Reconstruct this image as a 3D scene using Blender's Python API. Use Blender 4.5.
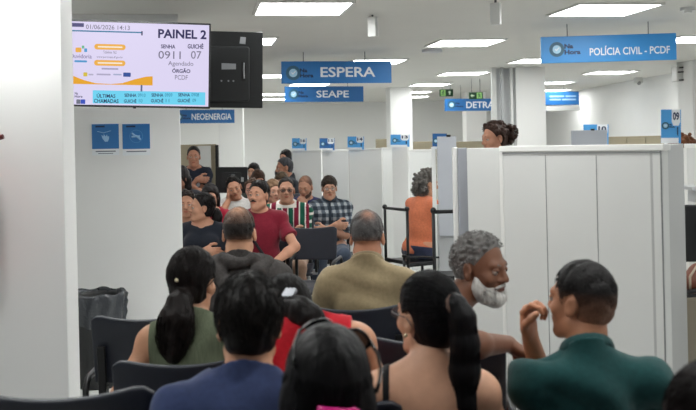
import bpy, math, random
import numpy as np
from mathutils import Vector, Matrix

for _o in list(bpy.data.objects):
    bpy.data.objects.remove(_o, do_unlink=True)
S = bpy.context.scene
COL = S.collection
R = math.radians

# ------------------------------------------------------------------ camera, world, exposure
FPX = 967.0                    # focal length in pixels of the 696x410 frame
EYE = 1.62                     # lens height above the floor
ROLL = R(1.3)
HZ = 140.0                     # picture row of the horizon at the middle column
cam = bpy.data.cameras.new('camera')
cam.lens = FPX * 36.0 / 696.0
cam.sensor_width = 36.0
cam.shift_y = -(205.0 - HZ) / 696.0
cam.clip_start = 0.05
cam.dof.use_dof = True
cam.dof.focus_distance = 6.8
cam.dof.aperture_fstop = 4.8
camo = bpy.data.objects.new('camera', cam)
COL.objects.link(camo)
camo.matrix_world = Matrix.Translation((0, 0, EYE)) @ Matrix.Rotation(ROLL, 4, 'Y') @ Matrix.Rotation(R(90), 4, 'X')
S.camera = camo

world = bpy.data.worlds.new('world')
S.world = world
world.use_nodes = True
world.node_tree.nodes['Background'].inputs[0].default_value = (0.93, 0.96, 1.0, 1)
world.node_tree.nodes['Background'].inputs[1].default_value = 0.30
LAMP = 17.0                     # strength of the ceiling light panels

S.view_settings.view_transform = 'Standard'
S.view_settings.look = 'None'
S.view_settings.gamma = 1.0
S.view_settings.use_curve_mapping = False
S.view_settings.exposure = 0.0
try:
    S.cycles.use_denoising = True
    S.cycles.max_bounces = 6
    S.cycles.diffuse_bounces = 4
except Exception:
    pass

def at(px, py, d):
    """world point seen at picture pixel (px, py), d metres in front of the lens"""
    u = (px - 348.0) / FPX
    v = (HZ - py) / FPX
    c, s = math.cos(ROLL), math.sin(ROLL)
    return Vector((d * (u * c + v * s), d, EYE + d * (-u * s + v * c)))

def ceil_at(px, py, z):
    """point of the horizontal plane at height z seen at the pixel"""
    u = (px - 348.0) / FPX
    v = (HZ - py) / FPX
    c, s = math.cos(ROLL), math.sin(ROLL)
    d = (z - EYE) / (-u * s + v * c)
    return at(px, py, d)

# ------------------------------------------------------------------ materials
def lin(r, g, b):
    f = lambda c: (c / 255 / 12.92) if c / 255 <= 0.04045 else ((c / 255 + 0.055) / 1.055) ** 2.4
    return (f(r), f(g), f(b), 1.0)

def mat(name, rgb, rough=0.5, metal=0.0, spec=0.5, noise=None, bump=None, attr=False, emit=0.0, alpha=None, trans=0.0, sheen=0.0):
    """noise=(scale, amount[, stretch xyz]) tints the colour, bump=(scale, strength[, stretch xyz]) roughens the surface"""
    m = bpy.data.materials.new(name)
    m.use_nodes = True
    nt = m.node_tree
    b = nt.nodes['Principled BSDF']
    col = lin(*rgb)
    b.inputs['Base Color'].default_value = col
    b.inputs['Roughness'].default_value = rough
    b.inputs['Metallic'].default_value = metal
    b.inputs['Specular IOR Level'].default_value = spec
    if sheen:
        b.inputs['Sheen Weight'].default_value = sheen
    if trans:
        b.inputs['Transmission Weight'].default_value = trans
    if alpha is not None:
        b.inputs['Alpha'].default_value = alpha
    if emit and name.startswith('screen'):
        b.inputs['Base Color'].default_value = (0.004, 0.004, 0.005, 1)
    if emit:
        b.inputs['Emission Color'].default_value = col
        b.inputs['Emission Strength'].default_value = emit
    src = None
    if attr:
        a = nt.nodes.new('ShaderNodeVertexColor')
        a.layer_name = 'tint'
        src = a.outputs['Color']
        nt.links.new(src, b.inputs['Base Color'])
    tc = nt.nodes.new('ShaderNodeTexCoord') if (noise or bump) else None
    def tex(sc, stretch):
        mp = nt.nodes.new('ShaderNodeMapping')
        mp.inputs['Scale'].default_value = stretch
        nt.links.new(tc.outputs['Object'], mp.inputs['Vector'])
        n = nt.nodes.new('ShaderNodeTexNoise')
        n.inputs['Scale'].default_value = sc
        n.inputs['Detail'].default_value = 4
        nt.links.new(mp.outputs['Vector'], n.inputs['Vector'])
        return n.outputs['Fac']
    if noise:
        f = tex(noise[0], noise[2] if len(noise) > 2 else (1, 1, 1))
        mr = nt.nodes.new('ShaderNodeMapRange')
        mr.inputs['From Min'].default_value = 0.3
        mr.inputs['From Max'].default_value = 0.7
        mr.inputs['To Min'].default_value = 1 - noise[1]
        mr.inputs['To Max'].default_value = 1 + noise[1]
        nt.links.new(f, mr.inputs['Value'])
        mx = nt.nodes.new('ShaderNodeMix')
        mx.data_type = 'RGBA'
        mx.blend_type = 'MULTIPLY'
        mx.inputs['Factor'].default_value = 1.0
        if src is not None:
            nt.links.new(src, mx.inputs[6])
        else:
            mx.inputs[6].default_value = col
        nt.links.new(mr.outputs['Result'], mx.inputs[7])
        nt.links.new(mx.outputs[2], b.inputs['Base Color'])
    if bump:
        f = tex(bump[0], bump[2] if len(bump) > 2 else (1, 1, 1))
        bp = nt.nodes.new('ShaderNodeBump')
        bp.inputs['Strength'].default_value = bump[1]
        bp.inputs['Distance'].default_value = 0.01
        nt.links.new(f, bp.inputs['Height'])
        nt.links.new(bp.outputs['Normal'], b.inputs['Normal'])
    return m

_mc = {}
def M(key, *a, **k):
    if key not in _mc:
        _mc[key] = mat(key, *a, **k)
    return _mc[key]

def fabric(rgb, amt=0.10):
    return M('fabric_%d_%d_%d' % tuple(rgb), rgb, rough=0.85, spec=0.2, noise=(60, amt), bump=(26, 0.22), sheen=0.15)

def skin(rgb):
    return M('skin_%d_%d_%d' % tuple(rgb), rgb, rough=0.5, spec=0.35, noise=(30, 0.06), bump=(180, 0.06))

def hairm(rgb):
    return M('hair_%d_%d_%d' % tuple(rgb), rgb, rough=0.48, spec=0.16, noise=(55, 0.35, (1, 1, 0.12)), bump=(70, 0.5, (1, 1, 0.12)))

WHITE = M('white_wall_paint', (234, 234, 233), rough=0.65, noise=(1.5, 0.015))
CEIL = M('white_ceiling_board', (214, 213, 208), rough=0.8, noise=(2.0, 0.015))
FLOORM = M('pale_grey_floor_tile', (206, 207, 204), rough=0.3, noise=(8, 0.06))
LAM = M('white_laminate', (210, 211, 209), rough=0.4, noise=(3, 0.012))
LAMG = M('grey_laminate', (176, 178, 180), rough=0.4)
ALU = M('grey_aluminium', (168, 170, 172), rough=0.35, metal=0.5)
DKLINE = M('dark_joint', (128, 130, 131), rough=0.6)
BLUE = M('sign_blue', (42, 116, 184), rough=0.4)
BLUED = M('sign_blue_deep', (38, 104, 168), rough=0.4)
NAVY = M('sign_navy', (22, 48, 84), rough=0.5)
PALEB = M('sign_pale_blue', (165, 208, 232), rough=0.5)
SIGNW = M('sign_white', (232, 236, 240), rough=0.5)
BLACKP = M('black_plastic', (22, 24, 26), rough=0.42, noise=(40, 0.1))
BLACKM = M('black_metal', (20, 21, 23), rough=0.4, metal=0.3)
CHROME = M('brushed_steel', (160, 163, 168), rough=0.3, metal=0.9)
WIRE = M('steel_wire', (90, 92, 94), rough=0.4, metal=0.6)
BEIGE = M('beige_laminate', (168, 158, 134), rough=0.5, noise=(4, 0.04))

# ------------------------------------------------------------------ plain mesh helpers
class MB:
    """collects shapes into one mesh"""
    def __init__(s):
        s.v, s.f = [], []
    def add(s, vs, fs):
        n = len(s.v)
        s.v += [tuple(p) for p in vs]
        s.f += [tuple(n + i for i in f) for f in fs]
        return s
    def box(s, c, size, M4=None, rot=None):
        hx, hy, hz = [q / 2 for q in size]
        vs = [Vector((x * hx, y * hy, z * hz)) for z in (-1, 1) for y in (-1, 1) for x in (-1, 1)]
        if rot is not None:
            vs = [rot @ q for q in vs]
        vs = [q + Vector(c) for q in vs]
        if M4 is not None:
            vs = [M4 @ q for q in vs]
        return s.add(vs, [(0, 2, 3, 1), (4, 5, 7, 6), (0, 1, 5, 4), (2, 6, 7, 3), (0, 4, 6, 2), (1, 3, 7, 5)])
    def tube(s, pts, r, n=8, closed=False):
        pts = [Vector(p) for p in pts]
        rr = r if isinstance(r, (list, tuple)) else [r] * len(pts)
        rings, prev = [], None
        L = len(pts)
        for i, p in enumerate(pts):
            if closed:
                t = (pts[(i + 1) % L] - pts[i - 1]).normalized()
            else:
                t = (pts[min(i + 1, L - 1)] - pts[max(i - 1, 0)]).normalized()
            if prev is None:
                a = Vector((0, 0, 1)) if abs(t.z) < 0.9 else Vector((1, 0, 0))
                x = t.cross(a).normalized()
            else:
                x = (prev - t * prev.dot(t)).normalized()
            prev = x
            y = t.cross(x)
            rings.append([p + (x * math.cos(q * 2 * math.pi / n) + y * math.sin(q * 2 * math.pi / n)) * rr[i] for q in range(n)])
        vs = [q for ring in rings for q in ring]
        fs = []
        for i in range(L if closed else L - 1):
            j = (i + 1) % L
            for q in range(n):
                fs.append((i * n + q, i * n + (q + 1) % n, j * n + (q + 1) % n, j * n + q))
        if not closed:
            fs.append(tuple(range(n))[::-1])
            fs.append(tuple((L - 1) * n + q for q in range(n)))
        return s.add(vs, fs)
    def prism(s, poly, z0, z1, M4=None):
        n = len(poly)
        vs = [Vector((x, y, z0)) for x, y in poly] + [Vector((x, y, z1)) for x, y in poly]
        if M4 is not None:
            vs = [M4 @ q for q in vs]
        fs = [tuple(range(n))[::-1], tuple(range(n, 2 * n))]
        fs += [(i, (i + 1) % n, n + (i + 1) % n, n + i) for i in range(n)]
        return s.add(vs, fs)
    def ring(s, cx, cy, r0, r1, z0, z1, M4=None, n=28):
        vs, fs = [], []
        for i in range(n):
            a = 2 * math.pi * i / n
            for r, z in ((r0, z0), (r1, z0), (r1, z1), (r0, z1)):
                vs.append(Vector((cx + r * math.cos(a), cy + r * math.sin(a), z)))
        for i in range(n):
            j = (i + 1) % n
            for q in range(4):
                p = (q + 1) % 4
                fs.append((i * 4 + q, j * 4 + q, j * 4 + p, i * 4 + p))
        if M4 is not None:
            vs = [M4 @ q for q in vs]
        return s.add(vs, fs)
    def ball(s, c, r, n=12, m=8, scale=(1, 1, 1), rot=None):
        vs, fs = [], []
        for i in range(m + 1):
            th = math.pi * i / m
            for j in range(n):
                ph = 2 * math.pi * j / n
                q = Vector((r * scale[0] * math.sin(th) * math.cos(ph), r * scale[1] * math.sin(th) * math.sin(ph), r * scale[2] * math.cos(th)))
                if rot is not None:
                    q = rot @ q
                vs.append(q + Vector(c))
        for i in range(m):
            for j in range(n):
                fs.append((i * n + j, (i + 1) * n + j, (i + 1) * n + (j + 1) % n, i * n + (j + 1) % n))
        return s.add(vs, fs)
    def build(s, name, material, parent=None, smooth=False, bevel=0.0):
        me = bpy.data.meshes.new(name)
        me.from_pydata(s.v, [], s.f)
        me.update()
        me.materials.append(material)
        if smooth:
            me.polygons.foreach_set('use_smooth', [True] * len(me.polygons))
        o = bpy.data.objects.new(name, me)
        COL.objects.link(o)
        if parent is not None:
            o.parent = parent
        if bevel:
            b = o.modifiers.new('bevel', 'BEVEL')
            b.width = bevel
            b.segments = 2
            b.limit_method = 'ANGLE'
        return o

def tag(o, label, cat, group=None, kind=None):
    o['label'] = label
    o['category'] = cat
    if group:
        o['group'] = group
    if kind:
        o['kind'] = kind
    return o

def empty(name, loc=(0, 0, 0), rz=0.0, M4=None):
    o = bpy.data.objects.new(name, None)
    o.empty_display_size = 0.1
    COL.objects.link(o)
    if M4 is not None:
        o.matrix_world = M4
    else:
        o.location = loc
        o.rotation_euler = (0, 0, rz)
    return o

def structure(o):
    o['kind'] = 'structure'
    return o

def copy_tree(o, parent=None):
    c = o.copy()
    COL.objects.link(c)
    if parent is not None:
        c.parent = parent
    for ch in list(o.children):
        copy_tree(ch, c)
    return c

def rrect(x0, y0, x1, y1, r, n=4):
    pts = []
    for cx, cy, a0 in ((x1 - r, y1 - r, 0), (x0 + r, y1 - r, 90), (x0 + r, y0 + r, 180), (x1 - r, y0 + r, 270)):
        for i in range(n + 1):
            a = R(a0 + 90 * i / n)
            pts.append((cx + r * math.cos(a), cy + r * math.sin(a)))
    return pts

def textmb(txt, x0, y0, w, h, z=0.0, bold=0.0, depth=0.0008, mb=None, keep=False):
    """lettering fitted to the box with lower left (x0, y0), width w and height h"""
    cu = bpy.data.curves.new('letters', 'FONT')
    cu.body = txt
    cu.size = 1.0
    cu.offset = bold
    cu.resolution_u = 3
    o = bpy.data.objects.new('letters', cu)
    COL.objects.link(o)
    dg = bpy.context.evaluated_depsgraph_get()
    me = bpy.data.meshes.new_from_object(o.evaluated_get(dg))
    n = len(me.vertices)
    v = np.empty(3 * n, dtype=np.float32)
    me.vertices.foreach_get('co', v)
    v = v.reshape(-1, 3)
    fs = [tuple(p.vertices) for p in me.polygons]
    bpy.data.objects.remove(o, do_unlink=True)
    bpy.data.meshes.remove(me)
    mb = mb or MB()
    if n == 0:
        return mb
    lo, hi = v.min(0), v.max(0)
    sx, sy = w / max(hi[0] - lo[0], 1e-6), h / max(hi[1] - lo[1], 1e-6)
    if keep:
        sx = sy
    vs = [((p[0] - lo[0]) * sx + x0, (p[1] - lo[1]) * sy + y0, z + depth) for p in v]
    return mb.add(vs, fs)

def board(left, right):
    """frame whose x runs from point left to point right, y up the board, z towards the lens; origin midway"""
    x = (right - left).normalized()
    z = Vector((x.y, -x.x, 0)).normalized()
    y = z.cross(x).normalized()
    o = (left + right) / 2
    m = Matrix((x, y, z)).transposed().to_4x4()
    return Matrix.Translation(o) @ m, (right - left).length
# ------------------------------------------------------------------ organic shapes: smooth distance fields turned into one closed mesh
V3 = lambda *a: np.array(a, dtype=np.float64)

def cone(a, b, ra, rb, k=0.02, flat=None, sub=False):
    return ('cone', np.asarray(a, float), np.asarray(b, float), ra, rb, k, flat, sub)

def ell(c, r, k=0.02, rot=None, sub=False):
    return ('ell', np.asarray(c, float), np.asarray(r, float), rot, None, k, None, sub)

def moved(p, Rm, T, s=1.0):
    """the shape rotated by Rm, scaled by s, shifted by T"""
    if p[0] == 'cone':
        fl = p[6]
        if fl is not None:
            fl = (Rm @ np.asarray(fl[0], float), fl[1])
        return ('cone', Rm @ p[1] * s + T, Rm @ p[2] * s + T, p[3] * s, p[4] * s, p[5] * s, fl, p[7])
    rot = Rm if p[3] is None else Rm @ p[3]
    return ('ell', Rm @ p[1] * s + T, p[2] * s, rot, None, p[5] * s, None, p[7])

def grown(p, e):
    if p[0] == 'cone':
        return ('cone', p[1], p[2], p[3] + e, p[4] + e) + p[5:]
    return ('ell', p[1], p[2] + e) + p[3:]

def extent(p):
    if p[0] == 'cone':
        r = max(p[3], p[4])
        return np.minimum(p[1], p[2]) - r, np.maximum(p[1], p[2]) + r
    r = p[2]
    if p[3] is not None:
        r = np.sqrt(((p[3] * r) ** 2).sum(1))
    return p[1] - r, p[1] + r

def sdf(p, X, Y, Z):
    if p[0] == 'cone':
        a, b = p[1], p[2]
        ba = b - a
        L = max(float(ba @ ba), 1e-9)
        x, y, z = X - a[0], Y - a[1], Z - a[2]
        t = np.clip((x * ba[0] + y * ba[1] + z * ba[2]) / L, 0, 1)
        x, y, z = x - t * ba[0], y - t * ba[1], z - t * ba[2]
        q = x * x + y * y + z * z
        if p[6] is not None:
            e, f = p[6]
            c = x * e[0] + y * e[1] + z * e[2]
            q = q + (f * f - 1) * c * c
        return np.sqrt(q) - (p[3] + (p[4] - p[3]) * t)
    c, r, rot = p[1], p[2], p[3]
    x, y, z = X - c[0], Y - c[1], Z - c[2]
    if rot is not None:
        x, y, z = (x * rot[0, i] + y * rot[1, i] + z * rot[2, i] for i in range(3))
    k0 = np.sqrt((x / r[0]) ** 2 + (y / r[1]) ** 2 + (z / r[2]) ** 2)
    k1 = np.sqrt((x / r[0] ** 2) ** 2 + (y / r[1] ** 2) ** 2 + (z / r[2] ** 2) ** 2)
    return k0 * (k0 - 1) / np.maximum(k1, 1e-6)

def smin(a, b, k):
    if k <= 0:
        return np.minimum(a, b)
    h = np.maximum(k - np.abs(a - b), 0)
    return np.minimum(a, b) - h * h / (4 * k)

EDGES = [((0, 0, 0), (1, 0, 0)), ((0, 1, 0), (1, 1, 0)), ((0, 0, 1), (1, 0, 1)), ((0, 1, 1), (1, 1, 1)),
         ((0, 0, 0), (0, 1, 0)), ((1, 0, 0), (1, 1, 0)), ((0, 0, 1), (0, 1, 1)), ((1, 0, 1), (1, 1, 1)),
         ((0, 0, 0), (0, 0, 1)), ((1, 0, 0), (1, 0, 1)), ((0, 1, 0), (0, 1, 1)), ((1, 1, 0), (1, 1, 1))]

def skin_surface(prims, h, region=None, wave=None):
    """smooth union of the shapes, cut by region(X,Y,Z) < 0, as vertices and quads"""
    pos = [p for p in prims if not p[7]]
    lo = np.min([extent(p)[0] for p in pos], 0) - 4 * h - 0.012
    hi = np.max([extent(p)[1] for p in pos], 0) + 4 * h + 0.012
    n = np.ceil((hi - lo) / h).astype(int) + 1
    ax = [(lo[i] + h * np.arange(n[i])).astype(np.float32) for i in range(3)]
    F = np.full(n, 5.0, dtype=np.float32)
    for p in prims:
        a, b = extent(p)
        m = p[5] + 3 * h + 0.004
        s = [slice(max(int((a[i] - m - lo[i]) / h), 0), min(int((b[i] + m - lo[i]) / h) + 2, n[i])) for i in range(3)]
        if any(q.stop <= q.start for q in s):
            continue
        X, Y, Z = ax[0][s[0]][:, None, None], ax[1][s[1]][None, :, None], ax[2][s[2]][None, None, :]
        d = sdf(p, X, Y, Z)
        s = tuple(s)
        F[s] = -smin(-F[s], d, p[5]) if p[7] else smin(F[s], d, p[5])
    X, Y, Z = ax[0][:, None, None], ax[1][None, :, None], ax[2][None, None, :]
    if wave is not None:
        F += wave(X, Y, Z).astype(np.float32)
    if region is not None:
        F = np.maximum(F, region(X, Y, Z).astype(np.float32))
    for i in range(3):                              # never open at the border
        sl = [slice(None)] * 3
        for e in (0, -1):
            sl[i] = e
            F[tuple(sl)] = np.maximum(F[tuple(sl)], h * 0.5)
    sg = (F < 0)
    c = np.zeros([q - 1 for q in n], dtype=np.uint8)
    for i in (0, 1):
        for j in (0, 1):
            for k in (0, 1):
                c += sg[i:n[0] - 1 + i, j:n[1] - 1 + j, k:n[2] - 1 + k]
    I = np.argwhere((c > 0) & (c < 8))
    if len(I) == 0:
        return np.zeros((0, 3)), np.zeros((0, 4), int)
    acc = np.zeros((len(I), 3), dtype=np.float32)
    cnt = np.zeros((len(I), 1), dtype=np.float32)
    for a, b in EDGES:
        fa = F[I[:, 0] + a[0], I[:, 1] + a[1], I[:, 2] + a[2]]
        fb = F[I[:, 0] + b[0], I[:, 1] + b[1], I[:, 2] + b[2]]
        w = ((fa < 0) != (fb < 0))
        t = np.where(w, fa / np.where(w, fa - fb, 1), 0)[:, None]
        acc += w[:, None] * (np.array(a) + (np.array(b) - np.array(a)) * t)
        cnt += w[:, None]
    v = (I + acc / cnt) * h + lo
    idx = np.full(c.shape, -1, dtype=np.int32)
    idx[I[:, 0], I[:, 1], I[:, 2]] = np.arange(len(I))
    quads = []
    for axn in range(3):
        o1, o2 = (axn + 1) % 3, (axn + 2) % 3
        sa, sb = [slice(None)] * 3, [slice(None)] * 3
        sa[axn], sb[axn] = slice(0, -1), slice(1, None)
        A, B = sg[tuple(sa)], sg[tuple(sb)]
        E = np.argwhere(A != B)
        E = E[(E[:, o1] > 0) & (E[:, o2] > 0) & (E[:, o1] < n[o1] - 1) & (E[:, o2] < n[o2] - 1)]
        ins = A[E[:, 0], E[:, 1], E[:, 2]]
        def g(d1, d2):
            q = E.copy()
            q[:, o1] -= d1
            q[:, o2] -= d2
            return idx[q[:, 0], q[:, 1], q[:, 2]]
        q = np.stack([g(1, 1), g(0, 1), g(0, 0), g(1, 0)], 1)
        q[~ins] = q[~ins][:, ::-1]
        quads.append(q)
    q = np.concatenate(quads)
    return v, q[(q >= 0).all(1)]

def field_mesh(name, v, q, material, parent, tint=None, extra=None):
    """extra: (vertices, triangles) joined into the same mesh; tint(v) gives a colour per vertex"""
    tris = np.zeros((0, 3), int)
    if extra is not None and len(extra[0]):
        tris = extra[1] + len(v)
        v = np.concatenate([v, extra[0]])
    me = bpy.data.meshes.new(name)
    me.vertices.add(len(v))
    me.vertices.foreach_set('co', np.ascontiguousarray(v, dtype=np.float32).ravel())
    nl = len(q) * 4 + len(tris) * 3
    me.loops.add(nl)
    me.loops.foreach_set('vertex_index', np.concatenate([q.ravel(), tris.ravel()]).astype(np.int32))
    me.polygons.add(len(q) + len(tris))
    st = np.concatenate([np.arange(len(q)) * 4, len(q) * 4 + np.arange(len(tris)) * 3]).astype(np.int32)
    me.polygons.foreach_set('loop_start', st)
    me.polygons.foreach_set('use_smooth', np.ones(len(st), dtype=bool))
    me.update(calc_edges=True)
    if tint is not None:
        ca = me.color_attributes.new('tint', 'FLOAT_COLOR', 'POINT')
        c = np.ones((len(v), 4), dtype=np.float32)
        c[:, :3] = tint(v)
        ca.data.foreach_set('color', c.ravel())
    me.materials.append(material)
    o = bpy.data.objects.new(name, me)
    COL.objects.link(o)
    if parent is not None:
        o.parent = parent
    return o

def blob(name, prims, h, material, parent, region=None, wave=None, tint=None, Rm=None, T=None, extra=None):
    v, q = skin_surface(prims, h, region, wave)
    if Rm is not None:
        v = v @ Rm.T + T
        if extra is not None and len(extra[0]):
            extra = (extra[0] @ Rm.T + T, extra[1])
    return field_mesh(name, v, q, material, parent, tint, extra)

def strand_tubes(paths, r):
    """thin three-sided hairs along paths (n, m, 3), tapering to a point"""
    if len(paths) == 0:
        return np.zeros((0, 3)), np.zeros((0, 3), int)
    P = np.asarray(paths, float)
    n, m, _ = P.shape
    t = np.gradient(P, axis=1)
    t /= np.linalg.norm(t, axis=2, keepdims=True) + 1e-9
    a = np.where(np.abs(t[..., 2:3]) < 0.9, V3(0, 0, 1), V3(1, 0, 0))
    x = np.cross(t, a)
    x /= np.linalg.norm(x, axis=2, keepdims=True) + 1e-9
    y = np.cross(t, x)
    w = r * (1 - 0.75 * np.linspace(0, 1, m) ** 2)[None, :, None]
    ring = np.stack([P + w * (x * math.cos(b) + y * math.sin(b)) for b in (0, 2.094, 4.189)], 2)
    v = ring.reshape(-1, 3)
    base = (np.arange(n)[:, None, None] * m + np.arange(m - 1)[None, :, None]) * 3
    k = np.arange(3)[None, None, :]
    k2 = (k + 1) % 3
    A, B, C, D = base + k, base + k2, base + 3 + k2, base + 3 + k
    f = np.concatenate([np.stack([A, B, C], -1).reshape(-1, 3), np.stack([A, C, D], -1).reshape(-1, 3)])
    return v, f

def rotz(a):
    c, s = math.cos(R(a)), math.sin(R(a))
    return np.array([[c, -s, 0], [s, c, 0], [0, 0, 1.0]])

def rotx(a):
    c, s = math.cos(R(a)), math.sin(R(a))
    return np.array([[1.0, 0, 0], [0, c, -s], [0, s, c]])

def roty(a):
    c, s = math.cos(R(a)), math.sin(R(a))
    return np.array([[c, 0, s], [0, 1.0, 0], [-s, 0, c]])

# ------------------------------------------------------------------ people
# head frame: x to the person's right, y to the face, z up, origin at eye height inside the skull
CR_C, CR_R = V3(0, -0.012, 0.033), V3(0.0705, 0.094, 0.089)

def head_prims(fem=False, jaw=1.0):
    j = (0.9 if fem else 1.0) * jaw
    P = [ell(CR_C, CR_R, 0.01),
         ell((0, 0.026, -0.03), (0.0535, 0.064, 0.088), 0.03),
         cone((0.041 * j, 0.0, -0.064), (0.013, 0.066, -0.099), 0.024, 0.018, 0.025),
         cone((-0.041 * j, 0.0, -0.064), (-0.013, 0.066, -0.099), 0.024, 0.018, 0.025),
         ell((0, 0.070, -0.100), (0.020, 0.018, 0.018), 0.02),
         cone((-0.032, 0.078, 0.023), (0.032, 0.078, 0.023), 0.013, 0.013, 0.02),
         ell((0.038, 0.060, -0.026), (0.022, 0.022, 0.024), 0.02), ell((-0.038, 0.060, -0.026), (0.022, 0.022, 0.024), 0.02),
         ell((0.031, 0.100, 0.003), (0.017, 0.016, 0.012), 0.012, sub=True), ell((-0.031, 0.100, 0.003), (0.017, 0.016, 0.012), 0.012, sub=True),
         cone((0, 0.088, 0.014), (0, 0.108, -0.026), 0.008, 0.0125, 0.012),
         ell((0.0125, 0.097, -0.031), (0.0095, 0.011, 0.008), 0.008), ell((-0.0125, 0.097, -0.031), (0.0095, 0.011, 0.008), 0.008),
         ell((0, 0.078, -0.062), (0.028, 0.017, 0.020), 0.015)]
    for s in (-1, 1):
        P += [ell((s * 0.0745, -0.010, -0.008), (0.009, 0.020, 0.032), 0.008, rotz(-s * 18) @ rotx(12)),
              ell((s * 0.0845, -0.007, -0.004), (0.006, 0.010, 0.018), 0.004, rotz(-s * 18) @ rotx(12), sub=True)]
    return P

def hand_prims(W, h, n, side, curl=25, s=1.0, thumb=0.5, fat=1.0, spread=1.0):
    """five bent fingers on a palm: wrist W, finger direction h, palm side n, thumb towards side*(h x n)"""
    W = np.asarray(W, float)
    h = np.asarray(h, float)
    h = h / np.linalg.norm(h)
    n = np.asarray(n, float)
    n = n - h * (h @ n)
    n /= np.linalg.norm(n)
    t = np.cross(h, n) * side
    P = [cone(W, W + h * 0.035 * s, 0.026 * s, 0.030 * s, 0.015, (n, 1.5)),
         ell(W + h * 0.052 * s, V3(0.042, 0.050, 0.0165) * s, 0.015, np.stack([t, h, n], 1)),
         ell(W + h * 0.03 * s + t * 0.026 * s + n * 0.008 * s, V3(0.018, 0.03, 0.016) * s, 0.012, np.stack([t, h, n], 1))]
    for i, (o, L) in enumerate(((0.030, 0.92), (0.010, 1.02), (-0.010, 0.96), (-0.029, 0.76))):
        p = W + h * (0.088 - 0.004 * abs(i - 1)) * s + t * o * s
        d0 = h + t * (0.10 * (1.2 - i * 0.8)) * spread
        d0 /= np.linalg.norm(d0)
        a, r = curl * (0.9 + 0.12 * i), 0.0092 * fat * s
        for j, l in enumerate((0.043, 0.027, 0.022)):
            b = R(a * (j + 1) * (1.0 if j < 2 else 0.92))
            d = d0 * math.cos(b) + n * math.sin(b)
            e = p + d * l * L * s
            P.append(cone(p, e, r, r * 0.9, 0.006))
            p, r = e, r * 0.9
    p = W + h * 0.032 * s + t * 0.036 * s + n * 0.004 * s
    for l, d in ((0.038, h * 0.65 + t * 0.62 + n * (0.2 + thumb * 0.3)), (0.030, h * 0.85 + t * 0.2 + n * (0.2 + thumb)), (0.02, h * 0.85 - t * 0.05 + n * (0.2 + thumb))):
        d = d / np.linalg.norm(d)
        e = p + d * l * s
        P.append(cone(p, e, 0.0115 * fat * s, 0.010 * fat * s, 0.008))
        p = e
    return P

def limb(S0, W, l1, l2, pole):
    """middle joint of a two-bone limb bending towards pole; the end is pulled in if out of reach"""
    d = W - S0
    L = np.linalg.norm(d)
    if L > (l1 + l2) * 0.995:
        W = S0 + d / L * (l1 + l2) * 0.995
        d = W - S0
        L = np.linalg.norm(d)
    u = d / L
    p = np.asarray(pole, float)
    p = p - u * (u @ p)
    p /= np.linalg.norm(p) + 1e-9
    a = (l1 * l1 - l2 * l2 + L * L) / (2 * L)
    return S0 + u * a + p * math.sqrt(max(l1 * l1 - a * a, 0)), W

def waves(amp, seed=0, f=1.0, dirn=(0.5, 0.3, 1.0)):
    """soft cloth folds"""
    rs = np.random.RandomState(seed)
    ks = []
    for i in range(5):
        k = np.array(dirn) * (1 if i < 3 else -0.2) + rs.normal(0, 0.45, 3)
        k = k / np.linalg.norm(k) * rs.uniform(26, 60) * f
        ks.append((k, rs.uniform(0, 6.28)))
    def fn(X, Y, Z):
        wx = 0.02 * np.sin(9 * Z + 5 * X + seed)
        o = 0
        for k, p in ks:
            o = o + np.sin(k[0] * (X + wx) + k[1] * Y + k[2] * (Z + 0.6 * wx) + p)
        return np.minimum((amp / 2.2) * o, 0.0065)
    return fn

def hair_region(front=(0.066, 0.085), nape=-0.072, side=(0.0, -0.037), ears=True):
    """negative where hair grows, in the head frame"""
    (y1, z1), (y2, z2) = front, side
    ny, nz = (z1 - z2), -(y1 - y2)
    L = math.hypot(ny, nz)
    ny, nz = ny / L, nz / L
    def fn(X, Y, Z):
        d = np.maximum((Y - y1) * ny + (Z - z1) * nz + 0.10 * np.abs(X) ** 1.5 * 4, nape - Z + 0 * X)
        if ears:
            for s in (-1, 1):
                e = 0.030 - np.sqrt((X - s * 0.081) ** 2 * 0.7 + (Y + 0.004) ** 2 + ((Z + 0.014) * 0.72) ** 2)
                d = np.maximum(d, e)
        return d
    return fn

def scalp_dirs(n, rs, region, grow=0.012):
    d = rs.normal(size=(n * 3, 3))
    d /= np.linalg.norm(d, axis=1, keepdims=True)
    p = CR_C + d * (CR_R + grow)
    k = region(p[:, 0], p[:, 1], p[:, 2]) < -0.002
    return d[k][:n]

def tufts(rs, region, n, grow, ln, lift, flow=(0, -0.35, -1.0), r=0.0011, jit=0.35):
    d = scalp_dirs(n, rs, region, grow)
    p = CR_C + d * (CR_R + grow - 0.002)
    nrm = d / CR_R
    nrm /= np.linalg.norm(nrm, axis=1, keepdims=True)
    f = np.array(flow) + rs.normal(0, jit, (len(d), 3))
    f[:, :2] += d[:, :2] * 0.6
    f -= nrm * (f * nrm).sum(1, keepdims=True)
    f /= np.linalg.norm(f, axis=1, keepdims=True) + 1e-6
    L = ln * rs.uniform(0.6, 1.2, (len(d), 1))
    t = np.linspace(0, 1, 5)
    paths = np.stack([p + f * L * s + nrm * (lift * s - 0.5 * lift * s * s) - nrm * (L ** 2 / 0.17) * s * s * 0.5 for s in t], 1)
    return strand_tubes(paths, r)

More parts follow.
